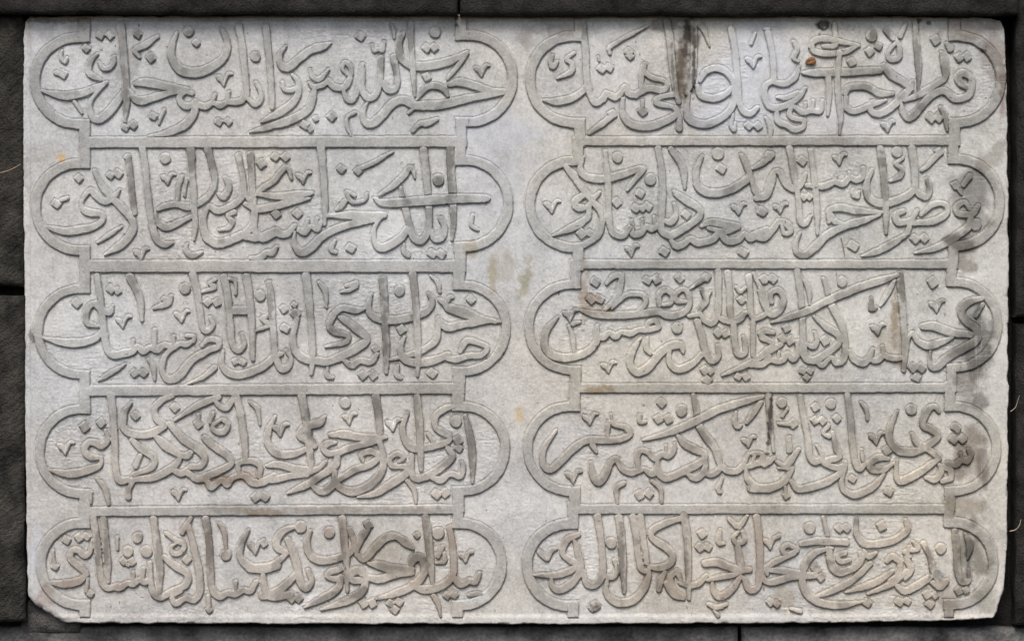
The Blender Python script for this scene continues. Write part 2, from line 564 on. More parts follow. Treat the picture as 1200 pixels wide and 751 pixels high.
('R3', [(600, 305, """
s 30 215,268:10 164,330:24 152,400:30 190,446:34 260,458:34 340,438:32 392,390:28 398,340:22 400,308:12
s 26 395,350:16 425,362:28 456,342:22 486,358:28 512,338:20 556,344:28 592,328:22 630,328:26 680,318:26
s 22 690,315:18 670,284:22 638,296:20 632,325:18
m 16 266,308:10 284,362:20 291,432:12
v 270,255
m 14 285,300:20 318,292:10
s 28 328,238:12 400,256:28 500,260:32 600,252:32 690,240:30
s 22 443,112:12 480,76:24 512,76:24 506,130:28 490,182:26 438,232:16
s 20 468,228:10 502,190:18 550,160:22 612,165:22 626,200:22 602,236:18
s 28 690,244:26 740,262:30 802,248:28 832,212:24 826,160:24 800,138:22 768,160:20 772,192:20 812,196:12
s 20 690,214:18 690,165:22 720,140:24 750,162:20 744,202:16 712,212:14
d 390,105 26
d 635,96 24
d 676,92 26
d 785,86 26
d 910,82 24
m 16 912,84:20 838,133:8
d 370,186 26
d 412,184 26
o 775,320 26
s 28 966,55:30 968,150:28 966,230:28 954,280:26 930,297:26 898,278:22 878,240:14
s 22 892,145:16 910,190:26 880,235:18
s 14 932,148:10 908,195:14
s 20 830,262:18 882,255:18
s 26 1010,60:30 1020,150:28 1022,240:28 1030,285:24
s 24 965,268:20 1010,286:26 1062,280:26 1092,250:20
s 26 1110,80:26 1116,150:24 1120,250:26 1145,276:22 1200,245:20
s 18 1130,62:8 1172,150:22 1195,215:20
s 26 1038,290:24 1044,380:28 1060,440:30 1092,435:24 1092,390:24 1084,360:12
s 24 1130,285:22 1130,445:20
s 28 868,288:28 888,350:30 905,420:30 935,470:32 966,450:26 962,400:14
s 28 892,440:20 840,490:30 780,512:34 742,488:28 735,448:22 742,412:12
s 32 602,368:12 564,430:26 554,490:30 590,526:36 640,502:36 690,442:36 740,405:36 790,398:30 802,432:10
s 18 634,362:12 630,412:24 648,438:14
d 965,342 26
d 998,345 24
d 904,518 24
d 930,522 20
d 914,562 28
v 450,498
d 1060,546 22
d 1095,546 24
m 14 1050,128:12 1070,150:16 1095,130:10
d 1075,186 24
d 1180,90 24
s 26 985,540:5 1080,500:22 1130,474:26 1200,432:26 1260,395:22
s 20 1120,480:12 1165,490:24 1210,470:20
s 20 1225,340:16 1180,334:22 1170,365:22 1200,375:20
"""), (890, 305, """
s 22 0,145:16 20,205:26 56,255:30 98,232:26 112,180:24 86,142:24 52,158:22 58,198:14
d 24,90 24
d 62,90 26
+s 26 56,292:10 150,265:26 230,236:30 330,186:32 450,135:34 560,100:32 645,72:14
s 18 632,95:16 600,160:22 568,214:6
s 28 175,52:28 190,130:28 200,250:26 205,380:28 212,450:32 250,472:32 312,440:32 372,390:26 366,350:26 310,312:28 256,266:10
s 20 258,338:10 270,380:22 250,406:22 214,390:10
m 16 198,82:8 230,140:22 235,208:10
d 306,380 26
d 125,320 24
d 108,370 26
d 142,378 26
s 28 300,88:12 320,150:22 342,222:30 378,290:30 396,350:28 402,420:26 390,472:24 358,482:24 334,456:20 296,492:26 268,478:14
s 24 -40,490:22 15,488:28 46,452:22
s 24 45,462:20 80,474:26 112,468:24 132,440:20 156,465:26 176,440:22 176,380:12
s 14 92,430:12 86,470
s 22 0,345:16 40,376:22 62,392:20 20,440:26 -25,470:20
s 26 425,428:14 440,462:26 480,482:32 512,462:24 532,418:12
s 24 508,462:18 550,472:26 582,446:22 600,455:22 640,462:24 665,458:18
s 14 577,405:12 580,448
s 28 658,68:28 666,180:32 676,300:28 681,420:26 676,516:16
s 32 765,312:26 820,310:38 900,340:34 990,350:26
s 28 905,362:12 850,386:28 790,402:32 742,382:24 718,345:14
s 16 718,340:14 696,370:16 692,420:8
s 30 1045,178:18 985,195:30 944,236:34 962,282:30 1010,320:32 1020,370:34 960,412:34 890,452:34 830,502:34 800,492:24 800,428:8
s 16 1046,208:14 1014,268:10
d 810,106 30
v 828,212
o 387,102 26
m 18 525,182:10 526,228:28 547,222:10
v 552,320
d 720,506 26
d 757,506 28
d 736,550 26
d 204,522 20
d 236,520 20
d 220,550 22
""")]),
('R4', [(600, 450, """
s 30 207,218:10 152,300:22 144,370:26 180,402:30 230,362:32 290,302:32 350,266:30 430,265:30 510,258:28 552,235:26 532,204:22 490,194:20 458,178:20 448,212:18 448,250:16
s 22 378,285:28 395,318:10
m 12 464,140:8 472,190:14
v 362,160
v 285,430
s 26 368,368:10 380,430:28 410,462:30 440,422:28 462,370:26 490,354:26 512,392:24 552,416:30 602,402:26
s 22 592,398:22 588,342:22 604,312:20 640,320:22
s 24 622,400:20 658,420:28 678,392:22 682,352:14
s 26 640,325:22 672,348:28 702,328:22 730,338:26 758,312:22 762,280:10
s 14 722,292:12 722,332
+s 28 612,264:6 700,240:20 780,212:30 860,175:32 960,125:34 1060,92:32 1172,58:18
s 22 1166,82:20 1130,140:22 1098,184:8
s 28 850,52:20 864,120:28 872,180:28 902,240:32 942,290:32 968,350:28 972,400:24 930,426:26 902,408:18
s 28 775,238:10 810,282:30 862,310:32 902,330:28 880,370:30 800,412:34 730,440:34 692,424:26 685,385:14
s 22 905,330:20 902,402:26 862,440:32 822,420:18
s 26 982,376:14 1005,405:28 1052,408:28 1082,384:22
s 14 1108,328:14 1080,390:20
s 26 1080,390:18 1120,382:24 1160,370:24 1195,370:24 1230,345:18
s 12 1140,325:12 1122,380
s 12 1172,330:12 1155,375
o 795,125 28
d 700,90 26
m 14 602,148:14 600,178:18 625,178:12
d 685,166 26
d 732,165 26
d 597,520 26
d 642,515 26
m 18 526,464:16 490,490:22 495,560:8
m 18 658,455:14 695,492:20 702,555:12
m 14 985,440:10 966,492:20 976,508:12
m 18 1050,130:8 1044,185:24 1060,202:22 1075,195:8
v 1105,268
s 30 1095,400:12 1108,450:28 1150,486:34 1205,490:34
"""), (890, 450, """
s 20 42,55:26 50,180:22 66,315:12
s 30 -40,487:34 0,490:34 70,482:32 122,450:28 152,398:22
s 28 148,455:18 180,492:28 250,482:32 332,452:30 392,402:26 402,365:14
s 26 190,60:22 206,150:28 226,250:28 236,335:28 262,366:28 292,342:20 268,288:10
s 24 78,362:12 122,385:20 152,350:28 184,305:12
s 16 90,394:8 155,398:16
m 18 142,250:16 140,312:22
s 18 -30,325:18 10,330:16 22,378:22 42,350:14
s 22 342,228:14 360,300:24 376,340:24 328,356:24 298,370:18 360,392:24 402,378:16
s 26 410,48:22 425,150:26 436,270:28 446,360:28 470,396:26 498,368:14
s 14 478,308:12 486,355:16
s 26 622,375:14 580,402:28 530,402:28 518,372:28 560,345:28 602,350:18
s 26 580,425:18 532,482:30 450,518:32 400,500:26 384,460:22 402,395:12
d 436,445 22
s 30 647,128:8 614,200:24 608,258:30 650,310:34 720,318:34 790,288:30 836,246:26 802,212:30 764,190:28 784,132:28 816,106:24 842,132:12
s 24 713,232:10 740,278:28 800,312:28 832,342:24
s 30 842,348:22 770,402:30 700,442:34 660,456:30 640,430:22 645,358:12
s 24 783,440:22 822,448:28 850,412:26 842,378:14
s 22 848,388:22 890,400:28 896,440:28 858,455:20
s 24 878,372:18 920,378:26 948,354:22 972,364:24 992,332:18
s 14 942,326:12 946,360
s 16 978,308:14 990,335:18
o 710,122 26
d 922,206 26
d 908,262 26
d 948,258 26
d 260,110 24
o 335,95 24
d 258,172 24
d 294,172 24
d 362,162 24
m 16 325,195:16 298,230:14 325,245:20
o 105,90 24
m 14 130,118:14 108,152:12
m 14 88,186:8 140,190:16
d 156,186 26
d 605,505 26
v 545,250
m 14 474,88:8 500,120:18 506,168:8
d 124,522 22
m 14 118,478:10 122,520:18
d 596,312 26
""")]),
('R5', [(600, 585, """
s 26 312,165:20 260,190:26 238,250:24 270,285:26 302,302:24 280,330:28 210,354:26 95,354:6
s 28 290,190:10 310,250:30 322,320:32 290,382:32 230,424:32 190,410:24 183,370:12
s 28 333,335:20 350,392:28 390,402:26 422,360:26 426,300:28 416,180:28 400,80:32
s 22 430,355:14 470,366:24 492,332:20 480,288:18
s 30 500,85:32 512,180:32 520,300:30 526,434:12
o 465,205 26
s 30 447,376:14 444,440:28 490,482:34 560,476:34 612,430:30 638,370:26 642,308:12
s 26 565,80:28 580,160:28 592,260:28 606,325:26 642,342:20
s 26 600,80:28 616,180:28 632,295:22
s 26 802,85:20 720,112:28 660,146:30 658,182:28 720,226:32 752,262:28 740,302:30 690,322:28 652,318:16
s 28 805,66:30 820,160:32 826,300:28 830,464:16
s 22 688,424:18 700,372:26 716,342:20
s 28 722,392:22 760,440:38 802,462:20
s 22 792,382:16 772,340:24 740,370:28 758,425:30
s 24 788,388:20 830,402:26 872,396:26 912,358:18
s 30 905,300:28 960,296:34 1042,326:30 1112,330:24
s 24 1072,345:12 1002,360:26 916,378:14
s 26 938,390:12 950,440:26 980,456:30 1032,422:28 1072,360:18
s 26 1058,218:24 1070,290:30 1082,335:24
s 28 1084,368:16 1110,420:28 1146,416:26 1160,360:28 1160,200:30 1145,82:30
s 22 1165,335:18 1182,378:24 1215,395:18
s 18 1018,92:20 1052,126:24
s 16 1102,78:14 1066,132:20
s 18 1060,150:12 1038,182:20 1055,206:20 1090,192:20 1080,150:12
d 890,162 26
d 880,226 24
d 918,225 24
m 16 976,142:10 970,198:26 992,208:10
m 16 128,248:20 166,282:12 184,240:20 208,230:10
d 390,498 28
d 375,508 20
m 18 922,492:16 960,506:22 1002,492:14
m 14 948,520:10 965,545:18
"""), (890, 585, """
v 48,200
m 14 75,182:14 90,172:18
s 20 172,230:14 130,214:22 108,236:22 130,258:22 174,240:20
s 24 165,255:14 80,290:24 34,322:24 36,350:14
s 30 18,380:12 60,388:28 150,362:32 262,355:28
s 28 38,330:20 120,336:28 202,350:22
s 28 342,228:8 260,252:24 214,312:26 200,390:28 240,460:34 320,492:32 402,494:28 485,478:5
+s 30 198,208:22 280,196:30 405,202:28
s 26 298,82:12 315,150:18 326,240:26 336,310:30 376,342:32 442,320:30 478,280:26 470,248:12
s 18 422,285:14 380,292:22 368,265:22 402,250:18
s 28 520,300:20 430,382:28 330,432:24 246,462:5
s 20 488,238:10 512,268:24 545,250:14
s 28 625,335:16 560,382:28 480,412:26 404,434:8
s 26 690,335:20 620,392:30 508,442:10
s 22 598,290:18 622,268:26 652,290:24
s 26 660,290:24 652,350:26 610,380:20
s 18 680,248:18 705,268:12
s 18 718,198:8 742,232:20 700,240:14
s 26 768,208:22 800,270:26 816,340:28 846,384:26 874,388:20
s 24 700,222:10 690,280:26 710,330:28 682,374:12
s 28 638,398:16 680,430:32 742,402:32 795,366:26
s 22 808,388:16 846,412:26 878,382:16
s 28 455,92:12 455,160:26 492,207:32 572,207:32 642,186:30 692,142:26 684,98:12
d 570,126 28
o 235,135 28
d 374,136 24
d 408,135 24
o 850,232 26
s 28 915,150:26 925,250:30 930,340:30 950,386:28 982,378:22 980,328:12
m 14 963,162:12 986,220:26 974,278:8
d 264,328 28
d 286,365 26
d 505,485 26
d 655,481 24
d 692,476 24
d 785,446 26
d 822,450 22
d 796,490 26
d 932,430 24
d 966,425 22
d 50,482 24
d 80,490 22
m 14 148,514:12 192,524:18
""")]),
]

# ------------------------------------------------------------------ noise on the wall face
ST = 0.62                                    # grid step in mm
GX0, GY0 = 20.0, 10.0
NX, NY = int(1172 / ST) + 1, int(728 / ST) + 1
gx = GX0 + np.arange(NX) * ST
gy = GY0 + np.arange(NY) * ST
PX, PY = np.meshgrid(gx, gy)                # rows run down the wall


def noise(seed, sx, sy=None, octaves=3, X=None, Y=None):
    """Value noise in 0..1, feature size sx by sy mm."""
    sy = sy or sx
    X = PX if X is None else X
    Y = PY if Y is None else Y
    r = np.random.RandomState(seed)
    out = np.zeros(X.shape)
    amp, tot = 1.0, 0.0
    for o in range(octaves):
        u, v = (X + 400) / sx * 2 ** o, (Y + 400) / sy * 2 ** o
        t = r.rand(257, 257)
        iu, iv = np.floor(u).astype(int), np.floor(v).astype(int)
        fu, fv = u - iu, v - iv
        fu, fv = fu * fu * (3 - 2 * fu), fv * fv * (3 - 2 * fv)
        iu, iv = iu % 256, iv % 256
        out += amp * ((t[iv, iu] * (1 - fu) + t[iv, iu + 1] * fu) * (1 - fv)
                      + (t[iv + 1, iu] * (1 - fu) + t[iv + 1, iu + 1] * fu) * fv)
        tot += amp
        amp *= 0.5
    return out / tot


def sstep(a, b, x):
    t = np.clip((x - a) / (b - a), 0, 1)
    return t * t * (3 - 2 * t)


WOB = (noise(1, 9, octaves=3) - 0.5) * 1.6 + (noise(2, 2.4, octaves=1) - 0.5) * 0.5   # hand-cut wobble of every edge

# ------------------------------------------------------------------ drawing into distance fields
FAR = 50.0


def new_field():
    return np.full((NY, NX), FAR)


def window(x0, y0, x1, y1, m=4.0):
    i0 = max(0, int((x0 - m - GX0) / ST)); i1 = min(NX, int((x1 + m - GX0) / ST) + 2)
    j0 = max(0, int((y0 - m - GY0) / ST)); j1 = min(NY, int((y1 + m - GY0) / ST) + 2)
    return slice(j0, max(j1, j0)), slice(i0, max(i1, i0))


def curve(pts):
    """Smooth the traced points (x, y, width): Catmull-Rom."""
    p = np.array(pts, float)
    if len(p) == 2:
        return p
    q = np.vstack([2 * p[0] - p[1], p, 2 * p[-1] - p[-2]])
    out = []
    for k in range(1, len(q) - 2):
        a, b, c, d = q[k - 1:k + 3]
        n = max(2, int(np.hypot(*(c - b)[:2]) / 2.0))
        for t in np.arange(n) / n:
            out.append(0.5 * (2 * b + (c - a) * t + (2 * a - 5 * b + 4 * c - d) * t * t
                              + (3 * b - a - 3 * c + d) * t ** 3))
    out.append(q[-2])
    out = np.array(out)
    out[:, 2] = np.clip(out[:, 2], 1.0, p[:, 2].max())
    return out


def stroke_field(pts):
    c = curve(pts)
    r = c[:, 2] / 2
    w = window((c[:, 0] - r).min(), (c[:, 1] - r).min(), (c[:, 0] + r).max(), (c[:, 1] + r).max())
    X, Y = PX[w], PY[w]
    d = np.full(X.shape, FAR)
    for a, b in zip(c[:-1], c[1:]):
        vx, vy = b[0] - a[0], b[1] - a[1]
        L = vx * vx + vy * vy + 1e-9
        t = np.clip(((X - a[0]) * vx + (Y - a[1]) * vy) / L, 0, 1)
        dd = np.hypot(X - a[0] - t * vx, Y - a[1] - t * vy) - (a[2] + (b[2] - a[2]) * t) / 2
        np.minimum(d, dd, out=d)
    return w, d


def lozenge_field(x, y, r, rot):
    w = window(x - r, y - r, x + r, y + r)
    X, Y = PX[w] - x, PY[w] - y
    u = np.abs(X * math.cos(rot) + Y * math.sin(rot))
    v = np.abs(-X * math.sin(rot) + Y * math.cos(rot))
    s = r * 0.74
    qx, qy = u - s + 0.8, v - s * 0.86 + 0.8
    return w, np.hypot(np.maximum(qx, 0), np.maximum(qy, 0)) + np.minimum(np.maximum(qx, qy), 0) - 0.8


def round_field(x, y, r):
    w = window(x - r, y - r, x + r, y + r)
    return w, np.hypot(PX[w] - x, (PY[w] - y) * 0.95) - r


def parse(ox, oy, text, rng):
    """Yield (kind, over, window, field) for each traced mark."""
    def num(tok, w):
        a, _, ww = tok.partition(':')
        x, y = a.split(',')
        return (ox + float(x) / 4, oy + float(y) / 4, (float(ww) if ww else w) / 4)
    for line in text.strip().splitlines():
        over = line.startswith('+')
        f = line.lstrip('+').split()
        if f[0] in 'sm':
            w = float(f[1])
            pts = [num(t, w) for t in f[2:]]
            yield (('letter' if f[0] == 's' else 'vowel_mark'), over) + stroke_field(pts)
        elif f[0] == 'd':
            x, y, _ = num(f[1], 4)
            yield ('dot', False) + lozenge_field(x, y, float(f[2]) / 4 * 0.95, math.radians(45 + rng.uniform(-16, 16)))
        elif f[0] == 'o':
            x, y, _ = num(f[1], 4)
            yield ('dot', False) + round_field(x, y, float(f[2]) / 4 * 0.88)
        elif f[0] == 'v':
            x, y, _ = num(f[1], 4)
            k = rng.uniform(0.9, 1.1)
            def q(*p):
                return [(x + a * k / 4, y + b * k / 4, c / 4) for a, b, c in p]
            yield ('vowel_mark', False) + stroke_field(q((-26, -8, 12), (-17, -2, 22), (-8, 6, 16), (2, 32, 4)))
            yield ('vowel_mark', False) + stroke_field(q((2, 31, 4), (11, 6, 8), (18, -14, 13), (27, -20, 14), (38, -18, 6)))


# ------------------------------------------------------------------ cartouche borders (mm)
CX = {'L': dict(l=[92, 93, 95, 96, 96], r=[550, 545, 543, 542.5, 540], vl=[(93, 106)] * 5,
                vr=[(534, 547), (532.5, 546), (531, 545), (530, 544), (530, 543)]),
      'R': dict(l=[672, 672, 670, 668, 666], r=[1122, 1121, 1119, 1118, 1116],
                vl=[(673, 686), (671, 684), (668, 681), (667, 680), (665, 678)],
                vr=[(1112, 1125), (1111, 1123), (1109, 1121), (1107, 1119), (1106, 1118)])}
CY = {'L': dict(l=[95.5, 243, 389, 529, 661], r=[93, 239, 385, 526, 661]),
      'R': dict(l=[94, 240, 384, 526, 662], r=[94, 238, 381, 526, 660])}
RIN = [45, 45, 45, 44, 42]
ROUT = [56.5, 56.5, 55.5, 55, 54]
BARS = {'L': [((93, 161), (547, 160), 13), ((93, 305), (546, 305), 14.5), ((93, 452), (545, 449), 12.5), ((93, 594), (543, 591), 11)],
        'R': [((673, 160.5), (1124, 160), 11), ((668, 305), (1122, 304.5), 10.5), ((667, 449.5), (1120, 449), 11), ((665, 591), (1118, 591), 11)]}


def box_field(x0, y0, x1, y1):
    w = window(x0, y0, x1, y1)
    X, Y = PX[w], PY[w]
    qx = np.maximum(x0 - X, X - x1)
    qy = np.maximum(y0 - Y, Y - y1)
    return w, np.maximum(qx, qy)


def border_field(col):
    F = new_field()

    def add(w, d):
        F[w] = np.minimum(F[w], d)
    for side in 'lr':
        for i in range(5):
            cx, cy, ri, ro = CX[col][side][i], CY[col][side][i], RIN[i], ROUT[i]
            s = -1 if side == 'l' else 1
            v0, v1 = CX[col]['v' + side][i]
            inner = v1 if side == 'l' else v0
            w = window(cx - ro, cy - ro, cx + ro, cy + ro)
            X, Y = PX[w], PY[w]
            ang = np.arctan2(Y - cy, (X - cx) * s)
            rr = np.hypot(X - cx, Y - cy)
            d = np.maximum(np.abs(rr - (ri + ro) / 2) - (ro - ri) / 2, -(X - cx) * s)
            add(w, d)
            a, b = min(cx, inner), max(cx, inner)
            add(*box_field(a - .5, cy - ro, b, cy - ri))
            add(*box_field(a - .5, cy + ri, b, cy + ro))
            if i == 0:
                add(*box_field(v0, 22, v1, cy - ri))
            if i < 4:
                n0, n1 = CX[col]['v' + side][i + 1]
                ymid = (cy + CY[col][side][i + 1]) / 2
                add(*box_field(v0, cy + ri, v1, ymid + 6))
                add(*box_field(n0, ymid - 6, n1, CY[col][side][i + 1] - RIN[i + 1]))
            else:
                add(*box_field(v0, cy + ri, v1, 723))
    for (xa, ya), (xb, yb), th in BARS[col]:
        w = window(xa, min(ya, yb), xb, max(ya, yb) + th)
        X, Y = PX[w], PY[w]
        yt = ya + (yb - ya) * (X - xa) / (xb - xa)
        add(w, np.maximum(np.maximum(yt - Y, Y - yt - th), np.maximum(xa - X, X - xb)))
    # the left column's last border has a broken, wavy corner
    return F


border = {c: border_field(c) + WOB * 0.9 for c in 'LR'}
b_all = np.minimum(border['L'], border['R'])

# ------------------------------------------------------------------ the ten lines of writing
rng = random.Random(7)
verses = []
l_all = new_field()
for name, tiles in VERSES:
    F = {'letter': new_field(), 'dot': new_field(), 'vowel_mark': new_field()}
    own = {'dot': [], 'vowel_mark': []}
    groove = np.zeros((NY, NX), np.float32)
    for ox, oy, text in tiles:
        for kind, over, w, d in parse(ox, oy, text, rng):
            if d.size == 0:
                continue
            d = d + WOB[w] * 0.9 - 0.6
            if over:
                g = groove[w]
                np.maximum(g, np.exp(-((d - 0.6) / 0.9) ** 2), out=g)
                g[d < -0.2] *= 0.25
            F[kind][w] = np.minimum(F[kind][w], d)
            if kind != 'letter':
                own[kind].append((w, d))
    verses.append((name, F, own, groove))
    for f in F.values():
        np.minimum(l_all, f, out=l_all)

# ------------------------------------------------------------------ the slab's outline
OUT = [(36, 20), (300, 18.5), (540, 17.5), (800, 18), (1040, 19.5), (1160, 22), (1172, 25), (1177, 34), (1178.5, 60), (1180, 140),
       (1181, 210), (1182.5, 300), (1181, 370), (1181.5, 470), (1181, 560), (1179.5, 640), (1177, 690), (1171, 706), (1169, 716), (1163, 723.5),
       (1140, 725.5), (1080, 727), (1030, 728), (1024, 728.5), (960, 729), (600, 730.5), (300, 730), (150, 729.5), (82, 729), (72, 727.5), (66, 724), (60, 720), (53, 717.5), (47, 713),
       (40, 709), (36, 704), (33, 698), (31.5, 650), (31, 560), (29, 470), (29, 380), (28, 300), (27, 200), (27.5, 100), (28, 40), (30, 26)]


def poly_field(pts):
    d = np.full(PX.shape, 1e9)
    inside = np.zeros(PX.shape, bool)
    for (x0, y0), (x1, y1) in zip(pts, pts[1:] + pts[:1]):
        vx, vy = x1 - x0, y1 - y0
        t = np.clip(((PX - x0) * vx + (PY - y0) * vy) / (vx * vx + vy * vy), 0, 1)
        np.minimum(d, np.hypot(PX - x0 - t * vx, PY - y0 - t * vy), out=d)
        if y0 != y1:
            inside ^= ((y0 > PY) != (y1 > PY)) & (PX < (x1 - x0) * (PY - y0) / (y1 - y0) + x0)
    return np.where(inside, -d, d)


edge = poly_field(OUT) + (noise(3, 14, octaves=4) - 0.5) * 3.0 - 1.8

# ------------------------------------------------------------------ heights
RH = 2.8                                    # how far the carving stands proud


def relief(d, h, crown=0.5):
    return h * np.clip((0.5 - d) / 1.1, 0, 1) + crown * (1 - np.exp(np.minimum(d + 0.6, 0) / 1.6))


near = np.minimum(b_all, l_all)
tool = (noise(11, 6.5, 2.0, 2) - 0.5) * 0.75 + (noise(12, 2.2, 2.2, 1) - 0.5) * 0.45      # flat-chisel marks
tool2 = (noise(13, 2.0, 6.5, 2) - 0.5) * 0.75
mixn = sstep(0.47, 0.57, noise(14, 120))
claw = sstep(0.45, 0.65, noise(15, 70))
fine = (noise(16, 1.7, 1.7, 1) - 0.5) * 0.10
und = (noise(17, 60) - 0.5) * 1.2
pits = np.clip(noise(18, 5, octaves=2) - 0.86, 0, 1) * 6
panel = np.zeros((NY, NX), bool)             # the sunk fields inside the borders keep more tool marks
for c in 'LR':
    panel |= (PX > CX[c]['vl'][2][1]) & (PX < CX[c]['vr'][2][0])
    for sd in 'lr':
        for i in range(5):
            panel |= np.hypot(PX - CX[c][sd][i], PY - CY[c][sd][i]) < RIN[i] + 1
keepm = np.where(panel, 1.0, 0.4)
tool, tool2 = tool * keepm, tool2 * keepm
ground = tool * (1 - mixn) * (0.35 + 0.65 * claw) + tool2 * mixn * (0.35 + 0.65 * claw) + fine + und * 0.5 - pits * 0.6
ground -= 1.2 * np.exp(-((np.maximum(near, 0) - 0.7) / 0.8) ** 2)      # the chisel's run round every shape
ground = np.where(near < 0, np.minimum(ground, -0.3), ground)
# raised rim along the top and a thin line down the left side
ground += 1.4 * sstep(25.5, 24.0, PY + (noise(19, 40) - .5)) + 0.7 * sstep(36.5, 35.2, PX + (noise(20, 60) - .5) * 1.5)
ground += 1.2 * sstep(718, 724, PY + (noise(21, 30) - .5) * 3)
# the bottom left corner is broken away in a slope
chip = sstep(-9, 1, edge) * sstep(95, 60, PX) * sstep(690, 712, PY)
ground -= 7 * chip * 0.7 * (0.6 + 0.8 * noise(22, 6))
# chips along the edges
ground -= 5 * np.clip(noise(23, 13) - 0.62, 0, 1) * 4 * sstep(-5, 1, edge)
fall = sstep(-1.6, 1.0, edge)
body = ground - 3.0 * sstep(-3.5, -0.5, edge) ** 2 - 42.0 * fall


# ------------------------------------------------------------------ stone colours: patina, grime, stains and broad tints across the slab
def blob(x, y, rx, ry, ang=0, rough=0.8, seed=0):
    w = window(x - 2 * max(rx, ry), y - 2 * max(rx, ry), x + 2 * max(rx, ry), y + 2 * max(rx, ry))
    X, Y = PX[w] - x, PY[w] - y
    a = math.radians(ang)
    u, v = (X * math.cos(a) + Y * math.sin(a)) / rx, (-X * math.sin(a) + Y * math.cos(a)) / ry
    n = noise(100 + seed, max(4.0, min(rx, ry) * 0.9), octaves=3, X=PX[w], Y=PY[w])
    return w, sstep(1.25, 0.45, np.hypot(u, v) + (n - 0.5) * 2 * rough)


